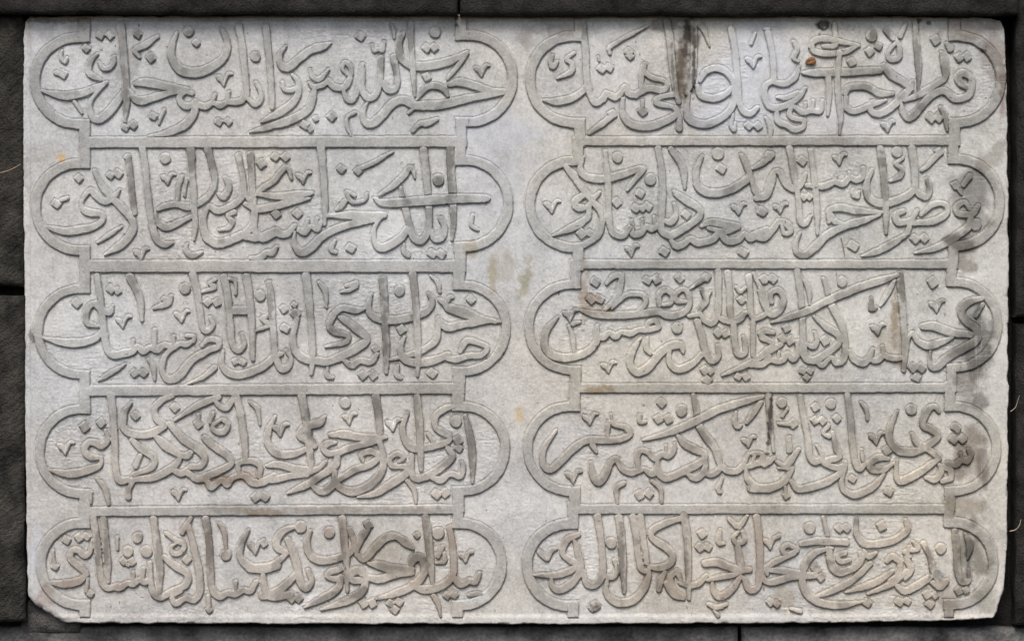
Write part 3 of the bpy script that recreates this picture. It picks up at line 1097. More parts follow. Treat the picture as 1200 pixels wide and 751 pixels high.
tone = np.empty((NY, NX, 3))
big = noise(31, 260, octaves=3)
mid = noise(32, 45, octaves=4)
sml = noise(33, 7, octaves=3)
spk = noise(34, 2.0, octaves=2)
val = 0.553 * (0.82 + 0.18 * big + 0.50 * (mid - .5) + 0.30 * (sml - .5) + 0.34 * (spk - .5) + 0.09)
cool = sstep(0.35, 0.7, noise(35, 170, octaves=3) * 0.6 + 0.4 * (1 - (PY - 20) / 700))
warm = sstep(0.35, 0.75, 0.45 * (PX / 1200) + 0.55 * noise(36, 120, octaves=3))
for k, (cw, cc, cb) in enumerate(zip((1.03, 1.0, 0.93), (0.95, 0.99, 1.045), (1.0, 0.992, 0.965))):
    tone[..., k] = val * (1 + (cc - 1) * cool) * (1 + (cw - 1) * warm) * cb
STAINS_TINTS = [  # x, y, rx, ry, angle, colour, strength
    (797, 100, 9, 22, 0, (0.10, 0.075, 0.05), .7),
    (818, 45, 8, 10, 0, (0.09, 0.08, 0.07), .7), (780, 30, 26, 7, 0, (0.10, 0.08, 0.07), .6), (965, 30, 8, 6, 0, (0.06, 0.05, 0.045), .9),
    (1076, 25, 4, 3, 0, (0.07, 0.035, 0.025), .9), (1088, 27, 3, 3, 0, (0.06, 0.05, 0.04), .8), (1104, 15, 50, 8, 0, (0.12, 0.08, 0.07), .4),
    (1152, 61, 3, 3, 0, (0.03, 0.03, 0.025), .95), (535, 22, 4, 3, 0, (0.05, 0.04, 0.035), .9), (535, 30, 3, 2.5, 0, (0.05, 0.045, 0.04), .9),
    (618, 40, 9, 18, 0, (0.27, 0.22, 0.16), .5), (660, 35, 30, 8, 0, (0.24, 0.2, 0.17), .5), (1175, 110, 5, 40, 0, (0.20, 0.13, 0.11), .6),
    (1165, 60, 14, 36, 0, (0.25, 0.21, 0.19), .6), (1135, 36, 30, 12, 0, (0.28, 0.24, 0.21), .6),
    (1142, 222, 20, 34, 0, (0.13, 0.125, 0.115), .72), (1125, 222, 16, 22, 0, (0.22, 0.215, 0.2), .55), (1145, 255, 16, 20, 0, (0.14, 0.13, 0.12), .55),
    (1128, 285, 22, 14, 0, (0.13, 0.12, 0.105), .75), (1134, 310, 11, 18, 0, (0.20, 0.18, 0.15), .7), (1158, 185, 10, 30, 60, (0.22, 0.2, 0.17), .5),
    (1145, 395, 18, 44, 0, (0.10, 0.098, 0.09), .82), (1130, 405, 16, 24, 0, (0.15, 0.14, 0.125), .6), (1138, 440, 22, 14, 0, (0.15, 0.13, 0.11), .6),
    (1133, 460, 10, 16, 0, (0.22, 0.21, 0.18), .6), (1150, 470, 12, 16, 45, (0.15, 0.14, 0.12), .7), (1138, 530, 18, 44, 0, (0.20, 0.165, 0.13), .75), (1152, 545, 8, 30, 0, (0.17, 0.15, 0.13), .6),
    (1130, 592, 22, 12, 0, (0.24, 0.20, 0.15), .6), (1142, 645, 16, 42, 0, (0.15, 0.14, 0.11), .72), (1135, 652, 5, 12, 0, (0.07, 0.075, 0.08), .7), (1100, 672, 6, 7, 0, (0.16, 0.18, 0.2), .6),
    (1155, 702, 14, 20, 0, (0.27, 0.26, 0.2), .5), (1112, 705, 12, 18, 0, (0.24, 0.19, 0.15), .5),
    (1048, 375, 5, 34, 2, (0.26, 0.20, 0.12), .75), (1055, 410, 10, 30, 0, (0.26, 0.21, 0.15), .5), (1038, 400, 14, 30, 10, (0.36, 0.32, 0.24), .5),
    (902, 493, 3.2, 38, 4, (0.055, 0.05, 0.045), .92), (693, 352, 14, 8, 0, (0.30, 0.22, 0.155), .6), (684, 345, 7, 40, 0, (0.28, 0.21, 0.14), .55), (700, 365, 20, 8, 0, (0.30, 0.23, 0.16), .6),
    (704, 456, 18, 5, 0, (0.36, 0.26, 0.14), .7), (616, 326, 8, 22, 12, (0.33, 0.31, 0.22), .7), (608, 487, 6, 12, 0, (0.60, 0.48, 0.26), .6),
    (72, 184, 6, 7, 0, (0.55, 0.38, 0.16), .7), (577, 322, 5, 20, 0, (0.40, 0.35, 0.23), .6), (590, 312, 14, 22, 0, (0.38, 0.33, 0.24), .35), (552, 292, 10, 10, 0, (0.36, 0.30, 0.19), .5),
    (275, 560, 42, 9, -8, (0.33, 0.25, 0.175), .55), (305, 600, 30, 5, 0, (0.33, 0.23, 0.15), .65), (265, 594, 30, 8, 0, (0.29, 0.26, 0.22), .5), (470, 640, 70, 22, 0, (0.36, 0.33, 0.275), .45), (480, 668, 50, 20, 10, (0.35, 0.315, 0.27), .4),
    (395, 597, 50, 5, 0, (0.27, 0.24, 0.2), .5), (485, 597, 40, 5, 0, (0.26, 0.23, 0.2), .5), (920, 702, 14, 18, 0, (0.33, 0.28, 0.2), .5), (780, 680, 40, 16, 0, (0.33, 0.28, 0.23), .4),
    (365, 703, 22, 5, -25, (0.78, 0.79, 0.80), .85), (558, 700, 20, 7, -12, (0.68, 0.71, 0.71), .75), (700, 711, 14, 8, 0, (0.72, 0.72, 0.70), .8), (697, 711, 7, 4, 0, (0.12, 0.12, 0.11), .85),
    (932, 715, 14, 4, 10, (0.75, 0.75, 0.73), .7), (450, 268, 26, 34, 20, (0.68, 0.69, 0.70), .6), (440, 250, 50, 3, 0, (0.74, 0.74, 0.74), .6), (458, 497, 8, 7, 0, (0.85, 0.86, 0.87), .8), (462, 590, 10, 6, 0, (0.62, 0.60, 0.56), .6),
    (40, 648, 9, 40, 0, (0.56, 0.58, 0.63), .7), (165, 452, 60, 3, 0, (0.70, 0.71, 0.72), .6), (1170, 330, 8, 40, 10, (0.66, 0.66, 0.62), .6), (1172, 430, 8, 70, 0, (0.58, 0.57, 0.54), .5), (1162, 480, 5, 50, 0, (0.64, 0.63, 0.59), .5),
    (330, 290, 60, 40, 0, (0.40, 0.42, 0.45), .3), (215, 80, 50, 34, 0, (0.33, 0.34, 0.35), .4), (150, 60, 18, 30, 10, (0.25, 0.25, 0.25), .45), (580, 150, 60, 20, 0, (0.50, 0.52, 0.58), .5), (860, 95, 70, 55, 0, (0.60, 0.635, 0.70), .7), (1000, 130, 90, 30, 0, (0.64, 0.65, 0.68), .6), (1060, 90, 40, 50, 0, (0.60, 0.61, 0.65), .4), (760, 130, 60, 24, 0, (0.62, 0.63, 0.66), .5), (585, 190, 60, 60, 0, (0.54, 0.57, 0.63), .4),
    (340, 40, 330, 14, 0, (0.33, 0.34, 0.37), .35), (60, 24, 60, 4, 0, (0.23, 0.2, 0.17), .8), (50, 700, 12, 20, 30, (0.30, 0.22, 0.2), .5), (37, 395, 3, 8, -15, (0.14, 0.13, 0.11), .7), (34, 40, 4, 20, 0, (0.3, 0.27, 0.24), .5),  # starts with a broad, cooler and darker strip along the upper left
    (1060, 722, 50, 3, 0, (0.25, 0.21, 0.22), .6), (1040, 718, 60, 6, 0, (0.72, 0.72, 0.70), .5), (800, 722, 260, 5, 0, (0.66, 0.66, 0.64), .5), (130, 702, 60, 5, 0, (0.60, 0.59, 0.56), .4),
    (800, 74, 8, 46, 2, (0.16, 0.135, 0.11), .8), (797, 84, 5, 30, 0, (0.11, 0.085, 0.062), .75), (805, 40, 6, 26, 4, (0.05, 0.042, 0.036), .85), (813, 72, 2.6, 44, 1, (0.06, 0.045, 0.032), .85), (788, 80, 2, 34, -3, (0.12, 0.095, 0.07), .6), (806, 40, 10, 13, 0, (0.06, 0.05, 0.042), .8)]
for k, (x, y, rx, ry, ang, colr, st) in enumerate(STAINS_TINTS):
    w, m = blob(x, y, rx, ry, ang, seed=k)
    tone[w] = tone[w] * (1 - m[..., None] * st) + np.array(colr) * (0.85 + 0.3 * sml[w])[..., None] * m[..., None] * st
# reddish-brown grime along the upper rim
rim = sstep(27, 18, PY + (noise(40, 50, 8) - .5) * 9)[..., None] * 0.6
tone = tone * (1 - rim) + np.array((0.27, 0.215, 0.19)) * rim
# dark soil along the edges of the slab
soil = (sstep(-4, 1, edge) * sstep(0.35, 0.6, noise(41, 10)))[..., None] * 0.6
tone = tone * (1 - soil) + np.array((0.2, 0.165, 0.145)) * soil
# specks of lichen and dirt
spots = (sstep(0.87, 0.91, noise(42, 5, octaves=2)) * sstep(0.45, 0.6, noise(43, 90)))[..., None] * 0.7
tone = tone * (1 - spots) + np.array((0.10, 0.095, 0.085)) * spots

# pale scratches from cleaning
for k, (fx, fy) in enumerate([(60, 2.6), (2.6, 50), (90, 4)]):
    line = sstep(0.035, 0.0, np.abs(noise(71 + k, fx, fy, 1) - .5)) * sstep(0.52, 0.66, noise(75 + k, 50, octaves=2))
    line = line[..., None] * 0.28
    tone = tone * (1 - line) + np.array((0.68, 0.69, 0.70)) * line

# The raised carving keeps a greyer, handled patina than the re-cut ground
pat = 0.77 + 0.26 * (noise(51, 40, octaves=3) - .5) * 2
pat = np.clip(pat, 0.56, 0.96)
bare = np.zeros((NY, NX))                    # letters scoured back to the bare pale stone
for k, (x, y, rx, ry) in enumerate([(885, 95, 75, 62), (700, 100, 40, 40), (690, 230, 60, 50), (745, 410, 60, 40), (430, 110, 40, 40), (330, 110, 40, 30),
                                    (640, 500, 40, 40), (800, 250, 40, 40), (100, 240, 40, 40), (215, 400, 60, 40), (960, 240, 50, 50)]):
    w, m = blob(x, y, rx, ry, seed=300 + k)
    bare[w] = np.maximum(bare[w], m)
pat = pat + (0.95 - pat) * bare * 0.8
low = sstep(330, 640, PY)[..., None]
carved = tone * pat[..., None] * (np.array((0.99, 0.99, 0.965)) * (1 - low) + np.array((1.03, 0.975, 0.91)) * low)
drk = (sstep(0.62, 0.76, noise(52, 22, octaves=3)) * (1 - bare))[..., None] * 0.45
carved = carved * (1 - drk) + np.array((0.14, 0.133, 0.122)) * drk
red = (sstep(0.62, 0.75, noise(53, 30, 60, octaves=3)) * sstep(560, 640, PY))[..., None] * 0.4
carved = carved * (1 - red) + np.array((0.26, 0.19, 0.155)) * red
GRIME = [(143, 45, 6, 22), (146, 110, 5, 30), (161, 40, 7, 7), (178, 66, 7, 7), (222, 40, 7, 7), (118, 42, 9, 7), (482, 45, 6, 18), (460, 82, 5, 12), (447, 75, 5, 12), (470, 55, 6, 14), (375, 72, 7, 7),
         (154, 205, 6, 22), (156, 232, 5, 12), (224, 188, 7, 24), (247, 185, 6, 20), (286, 190, 7, 16), (293, 192, 6, 14), (526, 190, 7, 28), (527, 225, 6, 20), (531, 262, 5, 18), (505, 190, 6, 20), (476, 230, 6, 12), (514, 212, 7, 7),
         (155, 335, 8, 14), (345, 368, 6, 8), (345, 340, 8, 10), (446, 330, 6, 16), (451, 385, 6, 40), (485, 345, 7, 30), (390, 385, 14, 8), (538, 365, 18, 10), (316, 355, 5, 20),
         (440, 475, 6, 16), (485, 480, 7, 34), (551, 520, 7, 40), (535, 515, 8, 8), (372, 510, 14, 12), (365, 485, 12, 8), (525, 540, 18, 10), (385, 565, 24, 10), (430, 560, 30, 12),
         (115, 650, 4, 30), (125, 640, 4, 24), (187, 650, 5, 40), (245, 640, 5, 40), (287, 630, 6, 22), (400, 640, 5, 36), (440, 622, 30, 14), (455, 660, 30, 10), (500, 640, 5, 40), (490, 655, 10, 12), (380, 700, 24, 8), (420, 695, 30, 8),
         (1074, 70, 5, 36), (1075, 100, 4, 16), (1106, 82, 6, 16), (1127, 92, 9, 9), (1128, 104, 8, 4), (1012, 105, 14, 7), (1031, 92, 12, 10), (1050, 112, 10, 6), (1108, 140, 5, 12), (1022, 42, 7, 7), (1038, 40, 7, 12), (1080, 125, 12, 6), (1070, 130, 14, 10),
         (1036, 215, 5, 26), (1033, 190, 6, 12), (1015, 232, 6, 14), (1086, 215, 5, 12), (1007, 245, 7, 8), (1052, 203, 8, 8), (1110, 275, 26, 9), (1128, 250, 12, 12),
         (1133, 362, 16, 26), (1120, 405, 20, 12), (1092, 413, 4, 16), (1057, 340, 6, 24), (1044, 327, 8, 5), (1022, 358, 6, 12), (1072, 430, 12, 8), (1103, 352, 8, 6), (820, 340, 6, 20),
         (812, 475, 6, 16), (820, 515, 14, 10), (1060, 520, 24, 16), (1095, 500, 14, 22), (1115, 535, 30, 16), (1130, 530, 8, 8), (1025, 545, 12, 8), (1022, 512, 10, 8),
         (1120, 650, 5, 36), (1137, 640, 5, 16), (1133, 672, 6, 7), (1088, 652, 5, 24), (770, 690, 14, 12), (802, 660, 5, 40), (728, 660, 5, 44), (1122, 695, 24, 8), (960, 660, 14, 8), (795, 660, 20, 14)]
for k, (x, y, rx, ry) in enumerate(GRIME):
    w, m = blob(x, y, rx, ry, rough=0.7, seed=400 + k)
    m = m[..., None] * (0.45 + 0.25 * ((k * 7) % 5) / 4)
    carved[w] = carved[w] * (1 - m) + np.array((0.125, 0.117, 0.105)) * m
pat_b = np.clip(0.78 + 0.2 * (noise(54, 90, octaves=4) - .5) * 2, 0.68, 0.98)
banded = tone * pat_b[..., None] * np.array((1.0, 0.99, 0.965))


# ------------------------------------------------------------------ materials
def stone_material(name, rough=0.82, bump=0.25, grain=0.3):
    m = bpy.data.materials.new(name)
    m.use_nodes = True
    n, l = m.node_tree.nodes, m.node_tree.links
    b = n["Principled BSDF"]
    b.inputs["Roughness"].default_value = rough
    b.inputs["Specular IOR Level"].default_value = 0.25
    a = n.new("ShaderNodeAttribute"); a.attribute_name = "patina"
    tc = n.new("ShaderNodeTexCoord")
    nz = n.new("ShaderNodeTexNoise")
    nz.inputs["Scale"].default_value = 900.0
    nz.inputs["Detail"].default_value = 5.0
    l.new(tc.outputs["Object"], nz.inputs["Vector"])
    nf = n.new("ShaderNodeTexNoise")                    # grain a few millimetres across, crisp
    nf.inputs["Scale"].default_value = 330.0
    nf.inputs["Detail"].default_value = 4.0
    nf.inputs["Roughness"].default_value = 0.75
    l.new(tc.outputs["Object"], nf.inputs["Vector"])
    cr = n.new("ShaderNodeValToRGB")
    cr.color_ramp.elements[0].position = 0.33; cr.color_ramp.elements[0].color = (0.22, 0.22, 0.22, 1)
    cr.color_ramp.elements[1].position = 0.68; cr.color_ramp.elements[1].color = (0.80, 0.80, 0.80, 1)
    l.new(nf.outputs["Fac"], cr.inputs["Fac"])
    m0 = n.new("ShaderNodeMix"); m0.data_type = 'RGBA'; m0.blend_type = 'OVERLAY'
    m0.inputs[0].default_value = grain
    l.new(a.outputs["Color"], m0.inputs[6])
    l.new(cr.outputs["Color"], m0.inputs[7])
    mx = n.new("ShaderNodeMix"); mx.data_type = 'RGBA'; mx.blend_type = 'OVERLAY'
    mx.inputs[0].default_value = 0.3
    l.new(m0.outputs[2], mx.inputs[6])
    l.new(nz.outputs["Fac"], mx.inputs[7])
    l.new(mx.outputs[2], b.inputs["Base Color"])
    bp = n.new("ShaderNodeBump")
    bp.inputs["Strength"].default_value = bump
    bp.inputs["Distance"].default_value = 0.0012
    l.new(nf.outputs["Fac"], bp.inputs["Height"])
    l.new(bp.outputs["Normal"], b.inputs["Normal"])
    return m


M_ground = stone_material("marble_ground", 0.82, 0.35, 0.24)
M_carved = stone_material("marble_carving", 0.78, 0.2, 0.18)


def block_material(name, dark, light, scale, stripes=None):
    m = bpy.data.materials.new(name)
    m.use_nodes = True
    n, l = m.node_tree.nodes, m.node_tree.links
    b = n["Principled BSDF"]
    b.inputs["Roughness"].default_value = 0.88
    b.inputs["Specular IOR Level"].default_value = 0.2
    tc = n.new("ShaderNodeTexCoord")
    n1 = n.new("ShaderNodeTexNoise"); n1.inputs["Scale"].default_value = scale; n1.inputs["Detail"].default_value = 9; n1.inputs["Roughness"].default_value = 0.68
    n2 = n.new("ShaderNodeTexNoise"); n2.inputs["Scale"].default_value = scale * 14; n2.inputs["Detail"].default_value = 6
    l.new(tc.outputs["Object"], n1.inputs["Vector"]); l.new(tc.outputs["Object"], n2.inputs["Vector"])
    r = n.new("ShaderNodeValToRGB")
    r.color_ramp.elements[0].position = 0.36; r.color_ramp.elements[0].color = dark + (1,)
    r.color_ramp.elements[1].position = 0.72; r.color_ramp.elements[1].color = light + (1,)
    l.new(n1.outputs["Fac"], r.inputs["Fac"])
    mx = n.new("ShaderNodeMix"); mx.data_type = 'RGBA'; mx.blend_type = 'OVERLAY'; mx.inputs[0].default_value = 0.6
    l.new(r.outputs["Color"], mx.inputs[6]); l.new(n2.outputs["Fac"], mx.inputs[7])
    l.new(mx.outputs[2], b.inputs["Base Color"])
    ad = n.new("ShaderNodeMath"); ad.operation = 'ADD'
    l.new(n1.outputs["Fac"], ad.inputs[0]); l.new(n2.outputs["Fac"], ad.inputs[1])
    h = ad.outputs[0]
    if stripes:
        mp = n.new("ShaderNodeMapping"); mp.inputs["Rotation"].default_value = (0, math.radians(stripes), 0)
        l.new(tc.outputs["Object"], mp.inputs["Vector"])
        wv = n.new("ShaderNodeTexWave"); wv.inputs["Scale"].default_value = 42; wv.inputs["Distortion"].default_value = 9; wv.inputs["Detail"].default_value = 3
        l.new(mp.outputs["Vector"], wv.inputs["Vector"])
        a2 = n.new("ShaderNodeMath"); a2.operation = 'MULTIPLY_ADD'; a2.inputs[1].default_value = 0.14
        l.new(wv.outputs["Fac"], a2.inputs[0]); l.new(h, a2.inputs[2])
        h = a2.outputs[0]
    bp = n.new("ShaderNodeBump"); bp.inputs["Strength"].default_value = 0.9; bp.inputs["Distance"].default_value = 0.003
    l.new(h, bp.inputs["Height"]); l.new(bp.outputs["Normal"], b.inputs["Normal"])
    return m


def plain_material(name, colr, colr2, scale=60, rough=0.8):
    m = bpy.data.materials.new(name)
    m.use_nodes = True
    n, l = m.node_tree.nodes, m.node_tree.links
    b = n["Principled BSDF"]
    b.inputs["Roughness"].default_value = rough
    nz = n.new("ShaderNodeTexNoise"); nz.inputs["Scale"].default_value = scale; nz.inputs["Detail"].default_value = 4
    tc = n.new("ShaderNodeTexCoord"); l.new(tc.outputs["Object"], nz.inputs["Vector"])
    r = n.new("ShaderNodeValToRGB")
    r.color_ramp.elements[0].position = 0.35; r.color_ramp.elements[0].color = colr + (1,)
    r.color_ramp.elements[1].position = 0.65; r.color_ramp.elements[1].color = colr2 + (1,)
    l.new(nz.outputs["Fac"], r.inputs["Fac"]); l.new(r.outputs["Color"], b.inputs["Base Color"])
    return m


# ------------------------------------------------------------------ mesh helpers
def thing(name, label, cat, loc=(0, 0, 0), group=None):
    o = bpy.data.objects.new(name, None)
    o.empty_display_size = 0.05
    C.objects.link(o)
    o.location = loc
    o['label'] = label
    o['category'] = cat
    o['kind'] = 'thing'
    if group:
        o['group'] = group
    return o


def link_mesh(name, V, F, mat, parent=None, colours=None):
    me = bpy.data.meshes.new(name)
    me.vertices.add(len(V))
    me.vertices.foreach_set("co", np.asarray(V, np.float32).ravel())
    F = np.asarray(F, np.int32)
    me.loops.add(F.size)
    me.loops.foreach_set("vertex_index", F.ravel())
    me.polygons.add(len(F))
    k = F.shape[1]
    me.polygons.foreach_set("loop_start", np.arange(len(F), dtype=np.int32) * k)
    try:
        me.polygons.foreach_set("loop_total", np.full(len(F), k, np.int32))
    except Exception:
        pass
    me.polygons.foreach_set("use_smooth", np.ones(len(F), bool))
    if colours is not None:
        at = me.attributes.new("patina", 'FLOAT_COLOR', 'POINT')
        c4 = np.ones((len(V), 4), np.float32)
        c4[:, :3] = colours
        at.data.foreach_set("color", c4.ravel())
    me.update(calc_edges=True)
    me.validate()
    me.materials.append(mat)
    o = bpy.data.objects.new(name, me)
    C.objects.link(o)
    if parent is not None:
        o.parent = parent
    return o


ORIGIN = (0.0, 0.0, (H0 - 730.0) / 1000)    # foot of the slab


def sheet(name, keep, Z, colr, mat, parent, w=None):
    """Mesh every grid cell that touches `keep`; Z is the height in mm."""
    w = w or (slice(0, NY), slice(0, NX))
    X, Y = PX[w], PY[w]
    cell = keep[:-1, :-1] | keep[1:, :-1] | keep[:-1, 1:] | keep[1:, 1:]
    jj, ii = np.nonzero(cell)
    if len(jj) == 0:
        return None
    n = X.shape[1]
    a = jj * n + ii
    q = np.stack([a, a + n, a + n + 1, a + 1], 1)
    used, inv = np.unique(q, return_inverse=True)
    V = np.stack([(X.ravel()[used] - W0) / 1000, -Z.ravel()[used] / 1000, (H0 - Y.ravel()[used]) / 1000 - ORIGIN[2]], 1)
    return link_mesh(name, V, inv.reshape(q.shape), mat, parent, colr.reshape(-1, 3)[used])


# ------------------------------------------------------------------ the dark wall round the slab
wall = thing("stone_wall", "dark grey rough stone wall framing the pale carved slab on all sides", "wall", ORIGIN)


def block(x0, y0, x1, y1, front, depth, seed, mat, rough=2.5, r=5.0, step=4.0):
    """A dressed block: front face at height `front` mm, worn edges, uneven face."""
    nx, ny = max(4, int((x1 - x0) / step)), max(4, int((y1 - y0) / step))
    m = 4                                    # rings that run back along the sides
    us = np.concatenate([np.full(m, x0), np.linspace(x0, x1, nx), np.full(m, x1)])
    vs_ = np.concatenate([np.full(m, y0), np.linspace(y0, y1, ny), np.full(m, y1)])
    bx = np.concatenate([np.linspace(1, 0.12, m), np.zeros(nx), np.linspace(0.12, 1, m)])
    by = np.concatenate([np.linspace(1, 0.12, m), np.zeros(ny), np.linspace(0.12, 1, m)])
    X, Y = np.meshgrid(us, vs_)
    B = np.maximum(*np.meshgrid(bx, by))
    dedge = np.minimum(np.minimum(X - x0, x1 - X), np.minimum(Y - y0, y1 - Y))
    n1 = noise(seed, 70, octaves=4, X=X, Y=Y) - .5
    n2 = noise(seed + 1, 14, octaves=3, X=X, Y=Y) - .5
    Z = front - B * depth + (n1 * 2.6 + n2) * rough - r * np.exp(-dedge / (r * 0.7)) * (0.7 + n2)
    X = X + (noise(seed + 2, 30, octaves=3, X=X + Z, Y=Y) - .5) * 4
    Y = Y + (noise(seed + 3, 30, octaves=3, X=X, Y=Y + Z) - .5) * 4
    n = X.shape[1]
    jj, ii = np.meshgrid(np.arange(X.shape[0] - 1), np.arange(n - 1), indexing='ij')
    a = (jj * n + ii).ravel()
    q = np.stack([a, a + n, a + n + 1, a + 1], 1)
    V = np.stack([(X.ravel() - W0) / 1000, -Z.ravel() / 1000, (H0 - Y.ravel()) / 1000 - ORIGIN[2]], 1)
    return link_mesh("stone_block", V, q, mat, wall)


K_black = block_material("black_stone", (0.010, 0.0093, 0.009), (0.048, 0.045, 0.042), 34)
K_dark = block_material("dark_stone", (0.013, 0.0125, 0.0113), (0.078, 0.073, 0.064), 30, stripes=-52)
K_grey = block_material("grey_stone", (0.04, 0.041, 0.042), (0.25, 0.25, 0.245), 18)
block(-190, -150, 536, 19, 19, 110, 201, K_black)
block(539, -150, 1190, 20, 18, 110, 211, K_black)
block(1191, -150, 1420, 372, 8, 60, 221, K_black)
block(-190, 18, 28, 336, 2, 60, 231, K_dark, rough=3)
block(-190, 346, 29, 728, 5, 60, 241, K_dark, rough=3)
block(1192, 378, 1420, 734, -2, 60, 251, K_black)
block(-190, 737, 866, 900, -16, 60, 261, K_grey, rough=3.0, r=7)
block(870, 737, 1420, 900, -15, 60, 271, K_grey, rough=3.0, r=7)
# mortar bed behind the joints
K_mortar = block_material("mortar", (0.008, 0.008, 0.0085), (0.035, 0.034, 0.033), 30)
K_lump = block_material("old_mortar", (0.05, 0.05, 0.05), (0.22, 0.21, 0.20), 30)
o = block(20, 706, 92, 745, -12, 40, 291, K_lump, rough=5, r=9, step=2.5)
o.name = o.data.name = "mortar_lump"
o = block(-200, -160, 1430, 910, -38, 20, 281, K_mortar, rough=2, step=10)
o.name = o.data.name = "mortar_bed"

# ------------------------------------------------------------------ the inscribed slab
slab = thing("inscription_panel", "pale grey marble slab carved with ten cartouches of flowing raised calligraphy", "inscription", ORIGIN)
sheet("slab_body", edge < 1.2, body, tone, M_ground, slab)
for c in 'LR':
    h = relief(border[c], RH, 0.15) + (noise(61, 6, 2.2, 2) - .5) * 0.25 + (noise(62, 30) - .5) * 0.7 + fine * 0.8
    h = h - 3.0 * (border[c] > 0.5)
    sheet("cartouche_border", (border[c] < 0.6) & (edge < -1), h, banded, M_carved, slab)

surf = (noise(63, 5, octaves=3) - .5) * 0.35 + (noise(64, 22) - .5) * 0.7 + fine
for name, F, own, groove in verses:
    d = F['letter']
    h = relief(d, RH + 0.3, 0.12) + surf - 1.5 * groove - 3.0 * (d > 0.5)
    ln = sheet("verse_line", d < 0.6, h, carved, M_carved, slab)
    for kind in ('dot', 'vowel_mark'):
        groups = []
        for w, dd in own[kind]:              # strokes of one mark that touch are one piece
            box = [w[0].start, w[0].stop, w[1].start, w[1].stop]
            hit = None
            if kind == 'vowel_mark':
                for g in groups:
                    a = (slice(max(box[0], g[0][0]), min(box[1], g[0][1])), slice(max(box[2], g[0][2]), min(box[3], g[0][3])))
                    if a[0].start < a[0].stop and a[1].start < a[1].stop:
                        m1 = dd[a[0].start - box[0]:a[0].stop - box[0], a[1].start - box[2]:a[1].stop - box[2]] < 0
                        for w2, d2 in g[1]:
                            s0, s1 = max(a[0].start, w2[0].start), min(a[0].stop, w2[0].stop)
                            t0, t1 = max(a[1].start, w2[1].start), min(a[1].stop, w2[1].stop)
                            if s0 < s1 and t0 < t1:
                                A = dd[s0 - box[0]:s1 - box[0], t0 - box[2]:t1 - box[2]]
                                B_ = d2[s0 - w2[0].start:s1 - w2[0].start, t0 - w2[1].start:t1 - w2[1].start]
                                if ((A < 0) & (B_ < 0)).any():
                                    hit = g
                    if hit:
                        break
            if hit:
                hit[0] = [min(hit[0][0], box[0]), max(hit[0][1], box[1]), min(hit[0][2], box[2]), max(hit[0][3], box[3])]
                hit[1].append((w, dd))
            else:
                groups.append([box, [(w, dd)]])
        for box, items in groups:
            W = (slice(box[0], box[1]), slice(box[2], box[3]))
            f = np.full((box[1] - box[0], box[3] - box[2]), FAR)
            for w, dd in items:
                v = f[w[0].start - box[0]:w[0].stop - box[0], w[1].start - box[2]:w[1].stop - box[2]]
                np.minimum(v, dd, out=v)
            hh = relief(f, RH + 0.1, 0.2) + surf[W] - 3.0 * (f > 0.5)
            sheet("diamond_dot" if kind == 'dot' else "vowel_mark", f < 0.6, hh, carved[W], M_carved, ln, W)


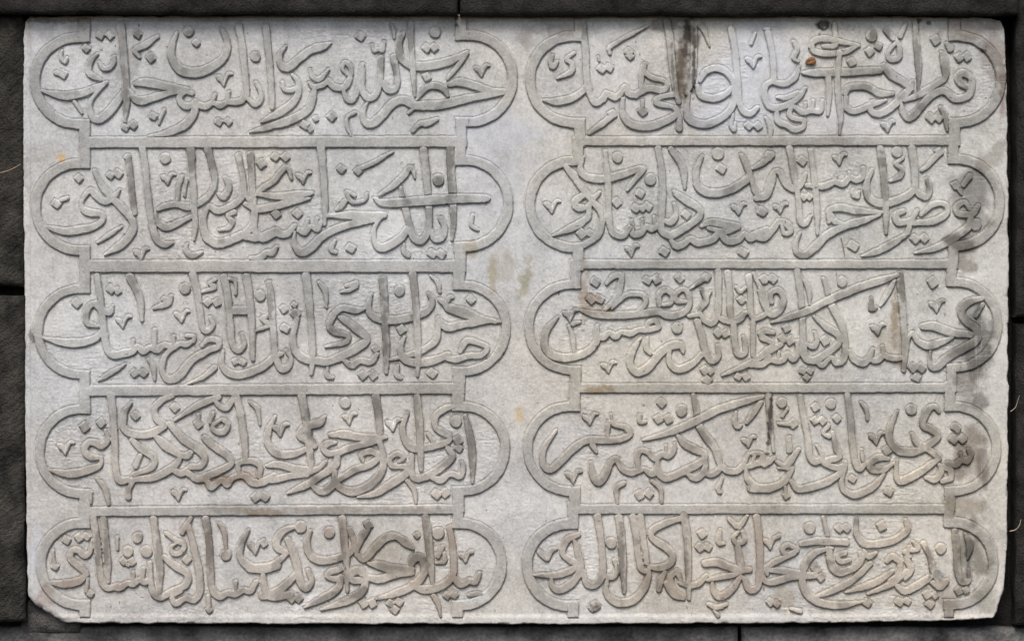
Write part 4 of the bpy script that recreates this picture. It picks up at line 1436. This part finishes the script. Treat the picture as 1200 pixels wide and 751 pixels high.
# ------------------------------------------------------------------ loose bits caught on the stone
def tube(name, pts, rad, mat, label, cat, group=None):
    """A thin stalk along pts (x, y, h in mm), tapering to its tip."""
    p = np.array(pts, float)
    q = np.vstack([2 * p[0] - p[1], p, 2 * p[-1] - p[-2]])
    path = []
    for k in range(1, len(q) - 2):
        a, b, c, d = q[k - 1:k + 3]
        for t in np.arange(8) / 8:
            path.append(0.5 * (2 * b + (c - a) * t + (2 * a - 5 * b + 4 * c - d) * t * t + (3 * b - a - 3 * c + d) * t ** 3))
    path.append(q[-2])
    path = np.array(path)
    N = len(path)
    base = path[0]
    V, S = [], 6
    for i, c in enumerate(path):
        t = path[min(i + 1, N - 1)] - path[max(i - 1, 0)]
        t /= np.linalg.norm(t) + 1e-9
        u = np.cross(t, (0, 0, 1.0)); u /= np.linalg.norm(u) + 1e-9
        v = np.cross(t, u)
        r = rad * (1 - 0.6 * i / N)
        for s in range(S):
            a = 2 * math.pi * s / S
            e = c + r * (math.cos(a) * u + math.sin(a) * v) - base
            V.append((e[0] / 1000, -e[2] / 1000, -e[1] / 1000))
    F = [(i * S + s, i * S + (s + 1) % S, (i + 1) * S + (s + 1) % S, (i + 1) * S + s) for i in range(N - 1) for s in range(S)]
    o = link_mesh(name, V, F, mat)
    o.location = ((base[0] - W0) / 1000, -base[2] / 1000, (H0 - base[1]) / 1000)
    o['label'] = label
    o['category'] = cat
    if group:
        o['group'] = group
    return o


M_straw = plain_material("straw", (0.42, 0.34, 0.22), (0.60, 0.52, 0.38))
M_needle = plain_material("needle", (0.20, 0.12, 0.07), (0.34, 0.24, 0.16))
M_leaf = plain_material("dry_leaf", (0.13, 0.055, 0.02), (0.30, 0.15, 0.06), 250)
tube("dry_stalk", [(1183, 622, 2), (1189, 620, 5), (1193, 615, 7), (1195, 608, 7)], 0.6, M_straw,
     "pale dry straw curling up from the lower right edge of the slab", "straw")
tube("dry_stalk", [(1184, 482, 2), (1189, 477, 5), (1191, 470, 7), (1193, 463, 9)], 0.5, M_straw,
     "thin pale straw in the gap right of the fourth row of writing", "straw")
tube("dry_stalk", [(-6, 205, 10), (8, 202, 11), (18, 198, 11), (26, 193, 9)], 0.9, M_needle,
     "brown twig lying across the dark stone at the left edge", "twig")
tube("pine_needle", [(985.5, 279, 1.2), (988, 290, 1.8), (990, 302, 1.3)], 0.7, M_needle,
     "brown needle stuck between letters above the second bar of the right column", "needle")


def leaf():
    nu, nv = 14, 10
    V, F = [], []
    for j in range(nv + 1):
        for i in range(nu):
            th, ph = 2 * math.pi * i / nu, math.pi * j / nv
            k = 1 + 0.12 * math.sin(3 * th + j)
            x, y, z = 6.4 * math.sin(ph) * math.cos(th) * k, 4.6 * math.sin(ph) * math.sin(th) * k, 1.9 * math.cos(ph)
            z -= 0.9 * math.exp(-(y / 0.8) ** 2) * (z > 0)
            a = math.radians(-18)
            x, y = x * math.cos(a) - y * math.sin(a), x * math.sin(a) + y * math.cos(a)
            V.append((x / 1000, -z / 1000, -y / 1000))
    for j in range(nv):
        for i in range(nu):
            F.append((j * nu + i, j * nu + (i + 1) % nu, (j + 1) * nu + (i + 1) % nu, (j + 1) * nu + i))
    o = link_mesh("dry_leaf", V, F, M_leaf)
    o.location = ((950 - W0) / 1000, -3.2 / 1000, (H0 - 72.5) / 1000)
    o['label'] = "small brown curled dry leaf stuck on the top right cartouche"
    o['category'] = "leaf"


leaf()
